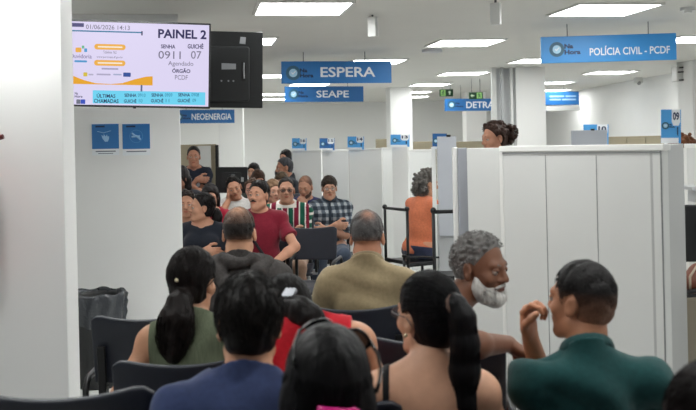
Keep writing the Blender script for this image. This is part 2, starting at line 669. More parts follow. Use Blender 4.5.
def combed(rs, region, n, grow, tie, r=0.0012):
    """hairs drawn over the skull to the tie point"""
    d = scalp_dirs(n, rs, region, grow)
    b = (np.asarray(tie) - CR_C) / CR_R
    b = b / np.linalg.norm(b)
    w = np.arccos(np.clip(d @ b, -1, 1))[:, None]
    jit = 1 + rs.normal(0, 0.010, (len(d), 1))
    P = []
    for s in np.linspace(0, 0.97, 10):
        q = (np.sin((1 - s) * w) * d + np.sin(s * w) * b) / np.maximum(np.sin(w), 1e-3)
        P.append(CR_C + q * (CR_R + grow + 0.001) * jit)
    return strand_tubes(np.stack(P, 1), r)

def tail_hairs(rs, path, rad, n, r=0.0014, loose=1.0, wob=0.0):
    path = np.asarray(path, float)
    m = 14
    s = np.linspace(0, len(path) - 1, m)
    P = np.stack([np.interp(s, np.arange(len(path)), path[:, i]) for i in range(3)], 1)
    Rr = np.interp(s, np.arange(len(path)), rad)
    a = rs.uniform(0, 6.283, n)
    q = np.sqrt(rs.uniform(0.4, 1.12, n)) * loose
    ph = rs.uniform(0, 6.28, n)
    tt = np.linspace(0, 1, m)
    ox = (np.cos(a) * q)[:, None] * Rr[None] + wob * np.sin(tt[None] * 12 + ph[:, None]) * tt[None]
    oy = (np.sin(a) * q)[:, None] * Rr[None] + wob * np.cos(tt[None] * 11 + ph[:, None]) * tt[None]
    out = P[None] + ox[..., None] * V3(1, 0, 0) + oy[..., None] * V3(0, 1, 0)
    out[:, -1, 2] += rs.uniform(-0.03, 0.03, n)
    return strand_tubes(out, r)

def join_extra(*es):
    vs, fs, n = [], [], 0
    for v, f in es:
        vs.append(v)
        fs.append(f + n)
        n += len(v)
    return np.concatenate(vs), np.concatenate(fs)

LMALE = dict(sw=0.172, w=0.98)
LFEM = dict(sw=0.152, w=0.88)

def person(label, px, top, d, yaw, fem=False, skin_c=(176, 126, 98), hair_c=(30, 25, 23), hair='short', shirt=None, lean=6, side=0,
           hy=0, hp=0, hr=0, arms='lap', stand=False, h=0.006, w=1.0, pants=(48, 54, 68), shoes=(40, 40, 42), face=True, group=None,
           brow=True, glasses=None, facial=None, hair_fn=None, hair_kw=None, seed=1, hands=None, collar=None, seat=0.45,
           fold=0.005, hoff=None, hs=0.96, cross=0.52, extras=None, headlines=None):
    """a whole figure: root on the floor under the hips, top of the head seen at picture point (px, top), d metres away"""
    rs = np.random.RandomState(seed)
    base = LFEM if fem else LMALE
    sw, w = base['sw'] * (0.6 + 0.4 * w), base['w'] * w
    tp = at(px, top, d)
    Rh = rotz(hy) @ rotx(-hp if False else hp) @ roty(hr)
    L, Sd = R(lean), R(side)
    u = V3(math.sin(Sd), math.sin(L) * math.cos(Sd), math.cos(L) * math.cos(Sd))
    nk = V3(0.6 * math.sin(Sd), 0.03 + 0.10 * math.sin(L), 0.142 * hs)
    topv = Rh @ V3(0, -0.012, 0.122 * hs + 0.010)
    if stand:
        T = 0.50
        Pz = tp.z - (u[2] * T + nk[2] + topv[2])
    else:
        Pz = seat + 0.095
        T = (tp.z - Pz - nk[2] - topv[2] - (hoff[2] if hoff is not None else 0)) / u[2]
    T = float(np.clip(T, 0.36, 0.62))
    P = V3(0, 0, Pz)
    N = P + u * T
    Hc = N + nk
    if hoff is not None:
        Hc = Hc + V3(*hoff)
    tl = Hc + topv
    ry = rotz(yaw)
    off = ry @ V3(tl[0], tl[1], 0)
    root = empty('person', (tp.x - off[0], tp.y - off[1], 0), R(yaw))
    tag(root, label, 'person', group)
    torso_e = V3(0, 0, 0)
    # ---- torso
    fx = np.stack([V3(1, 0, 0), np.cross(u, V3(1, 0, 0)), u], 1)
    fx[:, 0] = np.cross(fx[:, 1], u)
    A = lambda x, y, t: P + fx[:, 0] * x + fx[:, 1] * y + u * t
    hipw = (0.165 if not fem else 0.172) * (0.5 + 0.5 * w)
    torso = [ell(A(0, 0.0, 0.0), (hipw, 0.120 * w, 0.105), 0.05),
             ell(A(0, 0.005, T * 0.34), (0.142 * w if fem else 0.150 * w, 0.108 * w, 0.14), 0.06),
             ell(A(0, 0.0, T * 0.68), (0.160 * w, 0.108 * w, 0.155), 0.06, fx),
             cone(A(-sw + 0.02, -0.008, T - 0.062), A(sw - 0.02, -0.008, T - 0.062), 0.056, 0.056, 0.05),
             cone(A(-0.03, -0.005, T + 0.002), A(-sw + 0.03, -0.008, T - 0.048), 0.042, 0.038, 0.04),
             cone(A(0.03, -0.005, T + 0.002), A(sw - 0.03, -0.008, T - 0.048), 0.042, 0.038, 0.04)]
    if fem:
        torso += [ell(A(s * 0.075, 0.085, T * 0.62), (0.066, 0.055, 0.066), 0.04) for s in (-1, 1)]
    else:
        torso += [ell(A(s * 0.075, 0.055, T * 0.72), (0.075, 0.055, 0.06), 0.05) for s in (-1, 1)]
    nr = 0.045 if fem else 0.053
    neck = [cone(A(0, -0.012, T - 0.03), Hc + Rh @ V3(0, -0.022, -0.050), nr + 0.006, nr, 0.03)]
    heads = [moved(p, Rh, Hc, hs) for p in head_prims(fem)]
    # ---- arms
    ar = 0.88 if fem else 1.0
    ar *= (0.55 + 0.45 * w)
    l1, l2 = (0.270, 0.235) if fem else (0.290, 0.250)
    spec = {}
    if arms == 'lap':
        for s in (-1, 1):
            spec[s] = dict(w=A(0, 0, 0) + V3(s * 0.10, 0.30, 0.13), pole=(s * 0.7, -0.7, -0.2), h=(-s * 0.35, 1, -0.15), n=(0, 0, -1), curl=16)
    elif arms == 'crossed':
        zc = T * cross
        spec[1] = dict(w=A(-0.045, 0.205, zc), pole=(0.8, -0.3, -1), h=(-1, -0.25, -0.12), n=(0.2, -1, 0), curl=26, spread=0.3, thumb=0.1)
        spec[-1] = dict(w=A(0.045, 0.240, zc - 0.035), pole=(-0.8, -0.3, -1), h=(1, -0.3, -0.10), n=(-0.2, -1, 0), curl=26, spread=0.3, thumb=0.1)
    elif arms == 'down':
        for s in (-1, 1):
            spec[s] = dict(w=A(s * 0.24, 0.05, -0.02), pole=(s, -0.8, 0), h=(0, 0.1, -1), n=(-s, 0, 0), curl=18)
    if hands:
        for k, v in hands.items():
            spec[k] = dict(spec.get(k, {}), **v)
            if 'rel' in v:
                spec[k]['w'] = A(*v['rel'])
            if 'abs' in v:
                spec[k]['w'] = V3(*v['abs'])
            if 'chin' in v:
                spec[k]['w'] = Hc + Rh @ V3(*v['chin'])
    uarm, farm, hnd = {}, {}, {}
    joints = {}
    for s in (-1, 1):
        q = spec[s]
        S0 = A(s * sw, -0.008, T - 0.068) + V3(*q.get('shift', (0, 0, 0)))
        E, W = limb(S0, np.asarray(q['w'], float), l1, l2, q['pole'])
        joints[s] = (S0, E, W)
        uarm[s] = [ell(S0, V3(0.055, 0.055, 0.055) * ar, 0.04), cone(S0, E, 0.046 * ar, 0.038 * ar, 0.025)]
        farm[s] = [cone(E, E + (W - E) * 0.35, 0.041 * ar, 0.041 * ar, 0.02), cone(E + (W - E) * 0.35, W, 0.041 * ar, 0.027 * ar, 0.02)]
        hd = np.asarray(q['h'], float)
        hnd[s] = hand_prims(W, hd, q['n'], s * q.get('flip', 1), q.get('curl', 20), 0.92 if fem else 1.0, q.get('thumb', 0.4), 1.0 if h < 0.0055 else 1.12, q.get('spread', 1.0))
    # ---- legs
    lg = []
    thigh, calf, foot = [], [], []
    for s in (-1, 1):
        Hj = P + V3(s * 0.088, 0.0, -0.015)
        if stand:
            K = V3(s * 0.095, 0.02, Pz * 0.53)
            An = V3(s * 0.10, -0.01, 0.085)
        else:
            K = V3(s * 0.115, 0.42 if fem else 0.44, max(Pz - 0.045, 0.40))
            An = V3(s * 0.12, 0.40, 0.09)
        thigh.append(cone(Hj, K, 0.086 * (0.5 + 0.5 * w), 0.058, 0.04))
        calf += [cone(K, K + (An - K) * 0.4 + V3(0, -0.012, 0), 0.055, 0.054, 0.03), cone(K + (An - K) * 0.4 + V3(0, -0.012, 0), An, 0.054, 0.037, 0.03)]
        foot += [cone(An + V3(0, -0.03, -0.045), An + V3(0, 0.15, -0.055), 0.034, 0.028, 0.03), cone(An, An + V3(0, 0.07, -0.05), 0.034, 0.03, 0.03)]
        lg.append((Hj, K, An))
    body = torso + neck + heads + sum([uarm[s] + farm[s] + hnd[s] for s in (1, -1)], []) + thigh + calf + foot
    body = [p for p in body if not p[7]] + [p for p in body if p[7]]
    blob('body', body, h, skin(skin_c), root)
    # ---- garments
    shirt = dict(shirt or {})
    ty = shirt.get('type', 'tee')
    sc = shirt.get('c', (60, 60, 62))
    sm = shirt.get('mat') or fabric(sc)
    tint = shirt.get('tint')
    if tint is not None:
        sm = M('fabric_print', (200, 200, 200), rough=0.85, spec=0.2, bump=(26, 0.2), attr=True)
        tfn = lambda v: tint((v - P) @ fx, T)
    else:
        tfn = None
    g = 0.011
    tor = [grown(p, g) for p in torso]
    sl = shirt.get('sleeve', {'tee': 0.62, 'long': 2.0, 'tank': 0.0, 'cami': 0.0}.get(ty, 0.6))
    cuts = []
    if ty in ('tee', 'long', 'tank'):
        tor += [cone(A(0, -0.012, T - 0.07), A(0, -0.010, T + 0.06), nr + 0.022, nr + 0.014, 0.03)]
    for s in (-1, 1):
        S0, E, W = joints[s]
        if sl > 0:
            f1 = min(sl, 1.0)
            e = S0 + (E - S0) * f1
            fl = 0.014 if sl <= 1 else 0.010
            tor += [grown(uarm[s][0], g), cone(S0, E if sl > 1 else e, 0.046 * ar + g, (0.040 if sl > 1 else 0.043) * ar + fl + (0.005 if sl <= 1 else 0), 0.02)]
            if sl <= 1:
                ax = (E - S0) / np.linalg.norm(E - S0)
                cuts.append((e, ax, s, S0))
            else:
                tor += [grown(p, 0.011) for p in farm[s]]
                ax = (W - E) / np.linalg.norm(W - E)
                cuts.append((E + (W - E) * 0.97, ax, s, W))
    neckp = A(0, 0.010, T + (0.028 if not fem else 0.018))
    ndir = u * 0.85 + V3(0, 0.45, 0)
    ndir /= np.linalg.norm(ndir)
    dip = shirt.get('dip', 0.0)
    def reg(X, Y, Z):
        d = (X - neckp[0]) * ndir[0] + (Y - neckp[1]) * ndir[1] + (Z - neckp[2]) * ndir[2]
        d = np.where((X - neckp[0]) ** 2 < 0.095 ** 2, d, -1)
        if dip:
            c = A(0, 0.09, T + 0.025)
            d = np.maximum(d, dip - np.sqrt((X - c[0]) ** 2 * 1.2 + ((Y - c[1]) * 0.6) ** 2 + (Z - c[2]) ** 2))
        for e, ax, s, ref in cuts:
            along = (X - e[0]) * ax[0] + (Y - e[1]) * ax[1] + (Z - e[2]) * ax[2]
            perp2 = (X - e[0]) ** 2 + (Y - e[1]) ** 2 + (Z - e[2]) ** 2
            d = np.maximum(d, np.where(perp2 < 0.085 ** 2, along, -1))
        t = (X - P[0]) * u[0] + (Y - P[1]) * u[1] + (Z - P[2]) * u[2]
        hem = shirt.get('hem', -0.06)
        d = np.maximum(d, hem - t)
        if ty == 'tank':
            x = (X - P[0]) * fx[0, 0] + (Y - P[1]) * fx[1, 0] + (Z - P[2]) * fx[2, 0]
            ah = shirt.get('arm', 0.145)
            lim = ah + np.maximum(T - 0.17 - t, 0) * 1.2
            d = np.maximum(d, np.abs(x) - lim)
        if ty == 'cami':
            x = (X - P[0]) * fx[0, 0] + (Y - P[1]) * fx[1, 0] + (Z - P[2]) * fx[2, 0]
            y = (X - P[0]) * fx[0, 1] + (Y - P[1]) * fx[1, 1] + (Z - P[2]) * fx[2, 1]
            line = np.where(y > 0.02, T - 0.16, T - shirt.get('back', 0.2))
            d = np.maximum(d, np.minimum(t - line, np.abs(np.abs(x) - shirt.get('strap', 0.095)) - 0.0095))
        return d
    if ty == 'cami':
        tor = [grown(p, -0.006) for p in tor]
    fw = waves(fold, seed, shirt.get('ff', 1.0), shirt.get('fd', (0.5, 0.3, 1.0))) if ty != 'cami' else None
    sh = blob({'tank': 'tank_top', 'cami': 'camisole', 'long': 'sweatshirt'}.get(ty, shirt.get('name', 'shirt')), tor, h, sm, root, region=reg, wave=fw, tint=tfn)
    if collar:
        cz = A(0, 0.000, T + 0.038)
        M4 = np.stack([fx[:, 0], np.cross(ndir, fx[:, 0]), ndir], 1)
        ring = [cone(cz + M4 @ V3(0.068 * math.cos(a), 0.068 * math.sin(a), -0.002), cz + M4 @ V3(0.068 * math.cos(b), 0.068 * math.sin(b), -0.002), 0.020, 0.020, 0.004, (M4 @ V3(math.cos((a + b) / 2), math.sin((a + b) / 2), 0.3), 2.6))
                for a, b in [(R(100 + i * 20), R(120 + i * 20)) for i in range(17)]]
        blob('collar', ring, min(h, 0.005), fabric(collar), root)
    tr = [grown(p, 0.010) for p in torso[:1]] + [grown(p, 0.013) for p in thigh] + [grown(p, 0.016) for p in calf]
    top_t = shirt.get('hem', -0.06) + 0.05
    if top_t > 0.15:
        tr.append(grown(torso[1], 0.008))
    def preg(X, Y, Z):
        t = (X - P[0]) * u[0] + (Y - P[1]) * u[1] + (Z - P[2]) * u[2]
        return np.maximum(0.085 - Z + 0 * X, np.where(Y < 0.2, t - max(top_t, 0.02), -1))
    blob('trousers', tr, max(h, 0.007), fabric(pants), root, region=preg, wave=waves(0.004, seed + 5))
    for s in (0, 1):
        a = lg[s][2]
        blob('shoe', [cone(a + V3(0, -0.03, -0.045), a + V3(0, 0.16, -0.052), 0.043, 0.036, 0.03), cone(a + V3(0, -0.005, 0.0), a + V3(0, 0.07, -0.045), 0.046, 0.038, 0.03)],
             max(h, 0.007), M('shoe_%d' % shoes[0], shoes, rough=0.6), root, region=lambda X, Y, Z: np.maximum(0.006 - Z, Z - 0.10) + 0 * X + 0 * Y)
    # ---- face
    hm = hairm(hair_c)
    put = dict(Rm=Rh * hs, T=Hc)
    fh = min(h * 0.6, 0.0035)
    if face:
        for s in (-1, 1):
            c = V3(s * 0.031, 0.0795, 0.003)
            mb = MB()
            mb.ball((0, 0, 0), 0.0125, 14, 10)
            e = mb.build('eye', M('eye_white', (168, 158, 150), rough=0.35), root, smooth=True)
            e.matrix_local = Matrix.Translation(Hc + Rh @ c * hs) @ Matrix(Rh).to_4x4()
            ir = MB().ball((0, 0.0066, 0), 0.0072, 12, 8)
            i2 = ir.build('iris', M('iris_dark', (38, 24, 16), rough=0.15), e, smooth=True)
            lid = [ell((s * 0.031, 0.0795, 0.0045), (0.0145, 0.0145, 0.0135), 0)]
            blob('eyelid', lid, 0.002, skin(skin_c), root, region=lambda X, Y, Z: np.maximum(np.minimum(0.0050 - Z, Z + 0.0045), 0.077 - Y) + 0 * X, **put)
            if brow:
                bz = [cone((s * 0.015, 0.0910, 0.0235), (s * 0.030, 0.0885, 0.0265), 0.0034, 0.0034, 0.003), cone((s * 0.030, 0.0885, 0.0265), (s * 0.046, 0.076, 0.0205), 0.0034, 0.0018, 0.003)]
                blob('eyebrow', bz, 0.002, hairm(hair_c if sum(hair_c) < 330 else (110, 105, 100)), root, **put)
        lc = tuple(int(a * b) for a, b in zip(skin_c, (0.86, 0.68, 0.66)))
        blob('lips', [ell((0, 0.0925, -0.0575), (0.0225, 0.0055, 0.0042), 0.003), ell((0, 0.0925, -0.0655), (0.0190, 0.0060, 0.0050), 0.002)], 0.002, skin(lc), root, **put)
    if facial == 'mustache':
        blob('mustache', [cone((s * 0.003, 0.0985, -0.048), (s * 0.026, 0.088, -0.056), 0.0062, 0.004, 0.004) for s in (-1, 1)], 0.0025, hm, root, **put)
    if facial in ('beard', 'stubble', 'full'):
        gr = {'beard': 0.008, 'stubble': 0.0030, 'full': 0.011}[facial]
        bp = [grown(p, gr) for p in head_prims(fem)[1:5]] + [grown(head_prims(fem)[13], gr * 0.7)]
        def br(X, Y, Z):
            lim = -0.006 - np.clip(Y - 0.012, 0, 0.05) * 0.95
            d = np.maximum(Z - lim, 0.002 - Y + 0 * X)
            mouth = 1 - np.sqrt((X / 0.027) ** 2 + ((Z + 0.0615) / 0.0105) ** 2 + ((Y - 0.10) / 0.06) ** 2)
            return np.maximum(d, mouth * 0.012)
        bt = lambda X, Y, Z: gr * 0.9 * np.clip(1 + br(X, Y, Z) / 0.022, 0, 1) ** 1.3
        ex = None
        if facial == 'full':
            a = rs.uniform(-1.15, 1.15, 420)
            z = rs.uniform(-0.10, -0.058, 420)
            p0 = np.stack([np.sin(a) * 0.066, 0.014 + np.cos(a) * 0.068 + np.clip(-0.04 - z, 0, 1) * 0.25, z], 1)
            dd = np.stack([np.sin(a) * 0.3, np.cos(a) * 0.4, -np.ones_like(a)], 1) + rs.normal(0, 0.35, (420, 3))
            dd /= np.linalg.norm(dd, axis=1, keepdims=True)
            ex = strand_tubes(np.stack([p0 + dd * t * 0.018 for t in (0, 0.5, 1)], 1), 0.0011)
        bm_ = hairm(hair_c if facial != 'full' else (188, 186, 182))
        if facial == 'stubble':
            bm_ = hairm(tuple(int(a * 0.45 + b * 0.35) for a, b in zip(hair_c, skin_c)))
        blob('beard', bp, 0.003, bm_, root, region=br, wave=bt, extra=ex, **put)
        if facial == 'full':
            blob('mustache', [cone((s * 0.003, 0.100, -0.047), (s * 0.030, 0.086, -0.058), 0.0065, 0.005, 0.004) for s in (-1, 1)], 0.0025, hairm((170, 168, 165)), root, **put)
    if glasses:
        gm = M('glasses_%d' % glasses[0], glasses, rough=0.3)
        gl = MB()
        for s in (-1, 1):
            gl.tube([V3(s * 0.032 + 0.0245 * math.cos(R(a)), 0.1045 - 0.004 * abs(math.cos(R(a))), 0.000 + 0.0165 * math.sin(R(a))) for a in range(0, 360, 24)], 0.0017, 6, True)
            gl.tube([(s * 0.056, 0.1, 0.005), (s * 0.076, 0.06, 0.008), (s * 0.080, -0.005, 0.006), (s * 0.081, -0.03, -0.012)], 0.0018, 6)
        gl.tube([(-0.0065, 0.105, 0.005), (0, 0.108, 0.008), (0.0065, 0.105, 0.005)], 0.0018, 6)
        go = gl.build('glasses', gm, root, smooth=True)
        go.matrix_local = Matrix.Translation(Hc) @ Matrix(Rh * hs).to_4x4()
        ln = MB()
        for s in (-1, 1):
            ln.add([V3(s * 0.032 + 0.0235 * math.cos(R(a)), 0.1042, 0.000 + 0.0155 * math.sin(R(a))) for a in range(0, 360, 24)], [tuple(range(15))])
        dark = glasses[0] < 28
        ln.build('lens', M('dark_lens', (42, 36, 44), rough=0.08, alpha=0.5) if dark else M('clear_lens', (225, 230, 235), rough=0.05, alpha=0.18), go)
    # ---- hair
    kw = dict(hair_kw or {})
    gr = kw.get('grow', 0.011)
    rg = hair_region(kw.get('front', (0.066, 0.085)), kw.get('nape', -0.072), kw.get('side', (0.0, -0.037)), kw.get('ears', True))
    hp_ = [grown(ell(CR_C, CR_R, 0.01), gr), grown(ell((0, -0.028, -0.02), (0.063, 0.070, 0.07), 0.02), gr * 0.6)]
    region, ex, tn, near = rg, None, None, h < 0.0055
    hmat = hm
    nt = 1500 if near else 420
    rth = 0.0011 if near else 0.0018
    hh = min(h * 0.85, 0.0045)
    taper = lambda X, Y, Z: gr * 0.85 * np.clip(1 + rg(X, Y, Z) / 0.032, 0, 1) ** 1.5
    wa = kw.get('wave', 1.0)
    wv = lambda X, Y, Z: (taper(X, Y, Z) if hair in ('short', 'thin', 'fade') else 0) + wa * 0.0022 * np.sin(95 * X + 40 * Y + 3 * np.sin(30 * Z)) * np.sin(60 * Z + 50 * Y) + wa * 0.0012 * np.sin(160 * Y + 120 * X)
    if hair == 'short':
        ex = tufts(rs, rg, nt, gr, kw.get('len', 0.028), kw.get('lift', 0.007), kw.get('flow', (0, -0.2, -1)), rth)
    elif hair in ('fade', 'thin'):
        base_c, sk = np.array(lin(*hair_c)[:3]), np.array(lin(*[int(a * 0.86) for a in skin_c])[:3])
        mixer = kw['mix']                          # share of bare skin showing through, by place on the head
        hmat = M('cropped_hair', (60, 50, 45), rough=0.6, spec=0.25, noise=(120, 0.25), bump=(160, 0.3), attr=True)
        def tn(v):
            q = (v - Hc) @ Rh / hs
            f = np.clip(mixer(q[:, 0], q[:, 1], q[:, 2]), 0, 1)[:, None]
            return base_c * (1 - f) + sk * f
        rg2 = (lambda X, Y, Z: np.maximum(rg(X, Y, Z), (mixer(X, Y, Z) - 0.4) * 0.05))
        ex = tufts(rs, rg2, nt, gr, kw.get('len', 0.012), kw.get('lift', 0.006), kw.get('flow', (0, -0.2, -1)), rth)
        region = rg
    elif hair == 'pony':
        tie = V3(*kw.get('tie', (0, -0.112, 0.02)))
        path, rad = np.array(kw['path'], float), kw['rad']
        path = path + tie if kw.get('relp', True) else path
        hp_ += [cone(path[i], path[i + 1], rad[i], rad[i + 1], 0.02) for i in range(len(path) - 1)]
        nz = kw.get('wob', 0.0)
        ex = join_extra(combed(rs, rg, 900 if near else 250, gr, tie, rth), tail_hairs(rs, path, rad, 650 if near else 120, rth * 1.15, kw.get('loose', 1.0), nz))
        region = lambda X, Y, Z: np.where(np.sqrt((X - tie[0]) ** 2 * 0.3 + (Y - tie[1]) ** 2) < -1, 1, np.where(Y < -0.075, np.minimum(rg(X, Y, Z), -0.0), rg(X, Y, Z))) if False else np.where((Y < tie[1] + 0.035), -1.0, rg(X, Y, Z))
    elif hair == 'long':
        hp_ += [cone((x, -0.045, -0.02), (x * 1.25, -0.075 + abs(x) * 0.35, kw.get('low', -0.24)), 0.048, 0.034, 0.03) for x in (-0.055, -0.02, 0.02, 0.055)]
        rgl = hair_region(kw.get('front', (0.078, 0.066)), -2, kw.get('side', (0.030, -0.06)), False)
        region = lambda X, Y, Z: np.where(Z > -0.06, rgl(X, Y, Z), Y - 0.0 + 0 * X)
        d0 = scalp_dirs(500 if near else 160, rs, rgl, gr)
        p0 = CR_C + d0 * (CR_R + gr + 0.001)
        out = []
        for s in np.linspace(0, 1, 9):
            z = p0[:, 2] * (1 - s) + s * (kw.get('low', -0.24) - 0.01 - rs.uniform(0, 0.03, len(p0)) * (s == 1))
            rr = np.interp(z, [-0.3, -0.05, 0.03, 0.09, 0.123], [0.80, 0.98, 1.0, 0.72, 0.1])
            ang = np.arctan2(p0[:, 1] + 0.012, p0[:, 0])
            x, y = np.cos(ang) * (0.075 + gr + 0.001) * rr, np.sin(ang) * (0.096 + gr + 0.001) * rr - 0.012
            q = np.stack([x, y, z], 1)
            q = np.where(p0[:, 2:3] < z[:, None], p0, q)
            out.append(q)
        keep = (d0[:, 1] < -0.05)
        ex = strand_tubes(np.stack(out, 1)[keep], rth)
    elif hair in ('curly', 'bun'):
        n = kw.get('n', 90)
        d0 = scalp_dirs(n, rs, rg, gr)
        hp_ += [ell(CR_C + q * (CR_R + gr + rs.uniform(-0.004, kw.get('puff', 0.016))), np.full(3, rs.uniform(*kw.get('lump', (0.010, 0.019)))), 0.006) for q in d0]
        for c, r0 in kw.get('lumps', []):
            for i in range(26):
                q = rs.normal(size=3)
                q /= np.linalg.norm(q)
                hp_.append(ell(V3(*c) + q * r0 * rs.uniform(0.5, 1.0), np.full(3, rs.uniform(0.012, 0.02)), 0.006))
        big = [c for c, r0 in kw.get('lumps', [])]
        region = (lambda X, Y, Z: np.where((Y < -0.075) | (np.abs(X) > 0.088) | (Z > 0.10), -1.0, rg(X, Y, Z)))
        # little curls standing off the surface
        P0 = CR_C + d0 * (CR_R + gr + 0.012)
        if big:
            qs = rs.normal(size=(160, 3))
            qs /= np.linalg.norm(qs, axis=1, keepdims=True)
            P0 = np.concatenate([P0] + [V3(*c) + qs * r0 for c, r0 in kw['lumps']])
        t = np.linspace(0, 1, 9)
        a0 = rs.uniform(0, 6.28, (len(P0), 1))
        rr = kw.get('curl', 0.008)
        ex = strand_tubes(P0[:, None, :] + np.stack([rr * np.cos(a0 + t * 8) , rr * np.sin(a0 + t * 8), -kw.get('drop', 0.02) * t[None] + 0 * a0], 2), rth * 1.2)
        wv = None if hair == 'bun' else taper
    if hair != 'none':
        blob('hair', hp_, hh, hmat, root, region=region, wave=wv, tint=tn, extra=ex, **put)
    info = dict(root=root, Hc=Hc, Rh=Rh, A=A, T=T, fx=fx, P=P, joints=joints, hs=hs, u=u, torso=torso)
    return info

def head_part(info, name, mb, material, smooth=True):
    """a small thing fixed to the head, given in the head frame"""
    o = mb.build(name, material, info['root'], smooth=smooth)
    o.matrix_local = Matrix.Translation(info['Hc']) @ Matrix(info['Rh'] * info['hs']).to_4x4()
    return o
# ------------------------------------------------------------------ the hall
CEILZ = 2.56
TH = R(9)
Wd = Vector((math.cos(TH), math.sin(TH), 0))      # across the hall
Dd = Vector((-math.sin(TH), math.cos(TH), 0))     # along the hall
LAMP_M = M('light_panel_glow', (252, 254, 252), rough=0.6, emit=LAMP)

structure(MB().add([(-14, -3, 0), (9, -3, 0), (9, 27, 0), (-14, 27, 0), (-14, -3, -0.1), (9, -3, -0.1), (9, 27, -0.1), (-14, 27, -0.1)],
                   [(0, 1, 2, 3), (7, 6, 5, 4), (0, 4, 5, 1), (1, 5, 6, 2), (2, 6, 7, 3), (3, 7, 4, 0)]).build('floor', FLOORM))
structure(MB().box((-2.5, 12, CEILZ + 0.05), (23, 30, 0.1)).build('ceiling', CEIL))
# far wall and the long wall on the right
cb = at(330, 103, 24.0)
structure(MB().box((0, 0, 0), (17, 0.12, CEILZ), Matrix.Translation((-2.2, 24.3, CEILZ / 2)) @ Matrix.Rotation(R(3), 4, 'Z')).build('wall_back', M('bright_wall_paint', (240, 240, 238), rough=0.65)))
pa, pb = ceil_at(577, 90.5, CEILZ), ceil_at(694, 69, CEILZ)
m4, ln = board(Vector((pa.x, pa.y, 0)) + (Vector((pa.x, pa.y, 0)) - Vector((pb.x, pb.y, 0))).normalized() * 4.5, Vector((pb.x, pb.y, 0)) + (Vector((pb.x, pb.y, 0)) - Vector((pa.x, pa.y, 0))).normalized() * 6)
structure(MB().box((0, CEILZ / 2, -0.06), (ln, CEILZ, 0.12), m4).build('wall_right', WHITE))

def pillar(name, pxl, pxr, d, depth, ang=TH, m=WHITE):
    """square column whose front face spans the two picture columns at distance d"""
    l, r = at(pxl, 140, d), at(pxr, 140, d)
    l.z = r.z = 0
    x = Vector((math.cos(ang), math.sin(ang), 0))
    # right end slides along the angled face
    r2 = l + x * (r - l).length / max(math.cos(ang), 0.5)
    m4, w = board(l, r2)
    return structure(MB().box((0, CEILZ / 2, -depth / 2), (w, CEILZ, depth), m4).build(name, m, bevel=0.006))

def px_at_x(X, d):
    return 348 + FPX * X / d

# near column at the left edge of the picture
nl = at(64.5, 200, 4.5)
structure(MB().box((0, CEILZ / 2, -0.17), (1.2, CEILZ, 0.34), Matrix.Translation((nl.x, 4.5, 0)) @ Matrix.Rotation(R(7), 4, 'Z') @ Matrix.Translation((-0.6, 0, 0)) @ Matrix.Rotation(R(90), 4, 'X')).build('wall_column_left', WHITE, bevel=0.004))
# the wall that carries the two posters, turned like the hall
LWA = R(10.3)
LWC = at(181, 165, 7.02)
def left_wall_at(px, py):
    """point of that wall's face behind picture point (px, py)"""
    u = at(px, py, 1.0).x
    s = (u * LWC.y - LWC.x) / (math.cos(LWA) - u * math.sin(LWA))
    return at(px, py, LWC.y + s * math.sin(LWA))
structure(MB().box((-0.7, 0.15, CEILZ / 2), (1.4, 0.3, CEILZ), Matrix.Translation((LWC.x, LWC.y, 0)) @ Matrix.Rotation(LWA, 4, 'Z')).build('wall_left', WHITE, bevel=0.004))
pillar('wall_column_back', 219, 243, 20.5, 0.5, R(3))
pillar('wall_column_middle', 391, 413, 17.5, 0.55, R(6))
pillar('wall_column_right', 517, 547, 13.2, 0.55, R(4))
structure(MB().box((0, CEILZ / 2, -0.12), (0.33, CEILZ, 0.24), board(at(493.5, 140, 13.35), at(517.5, 140, 13.35))[0] @ Matrix.Translation((0, -at(505.5, 140, 13.35).z, 0))).build('wall_duct_casing', M('pale_grey_paint', (196, 198, 200), rough=0.6), bevel=0.004))
pillar('wall_column_far', 467, 487, 20.0, 0.5, R(3))
pillar('wall_column_edge', 694, 730, 12.6, 0.5, R(4))
# cable trunking strips on the duct casing
for i, (a, b) in enumerate(((493, 497.5), (502, 504.5), (511.5, 514))):
    p = at((a + b) / 2, 140, 13.18)
    structure(MB().box((p.x, 13.2, CEILZ / 2), ((b - a) / FPX * 13.2, 0.05, CEILZ)).build('trim_%d' % (i + 1), LAM if i != 1 else LAMG, bevel=0.003))

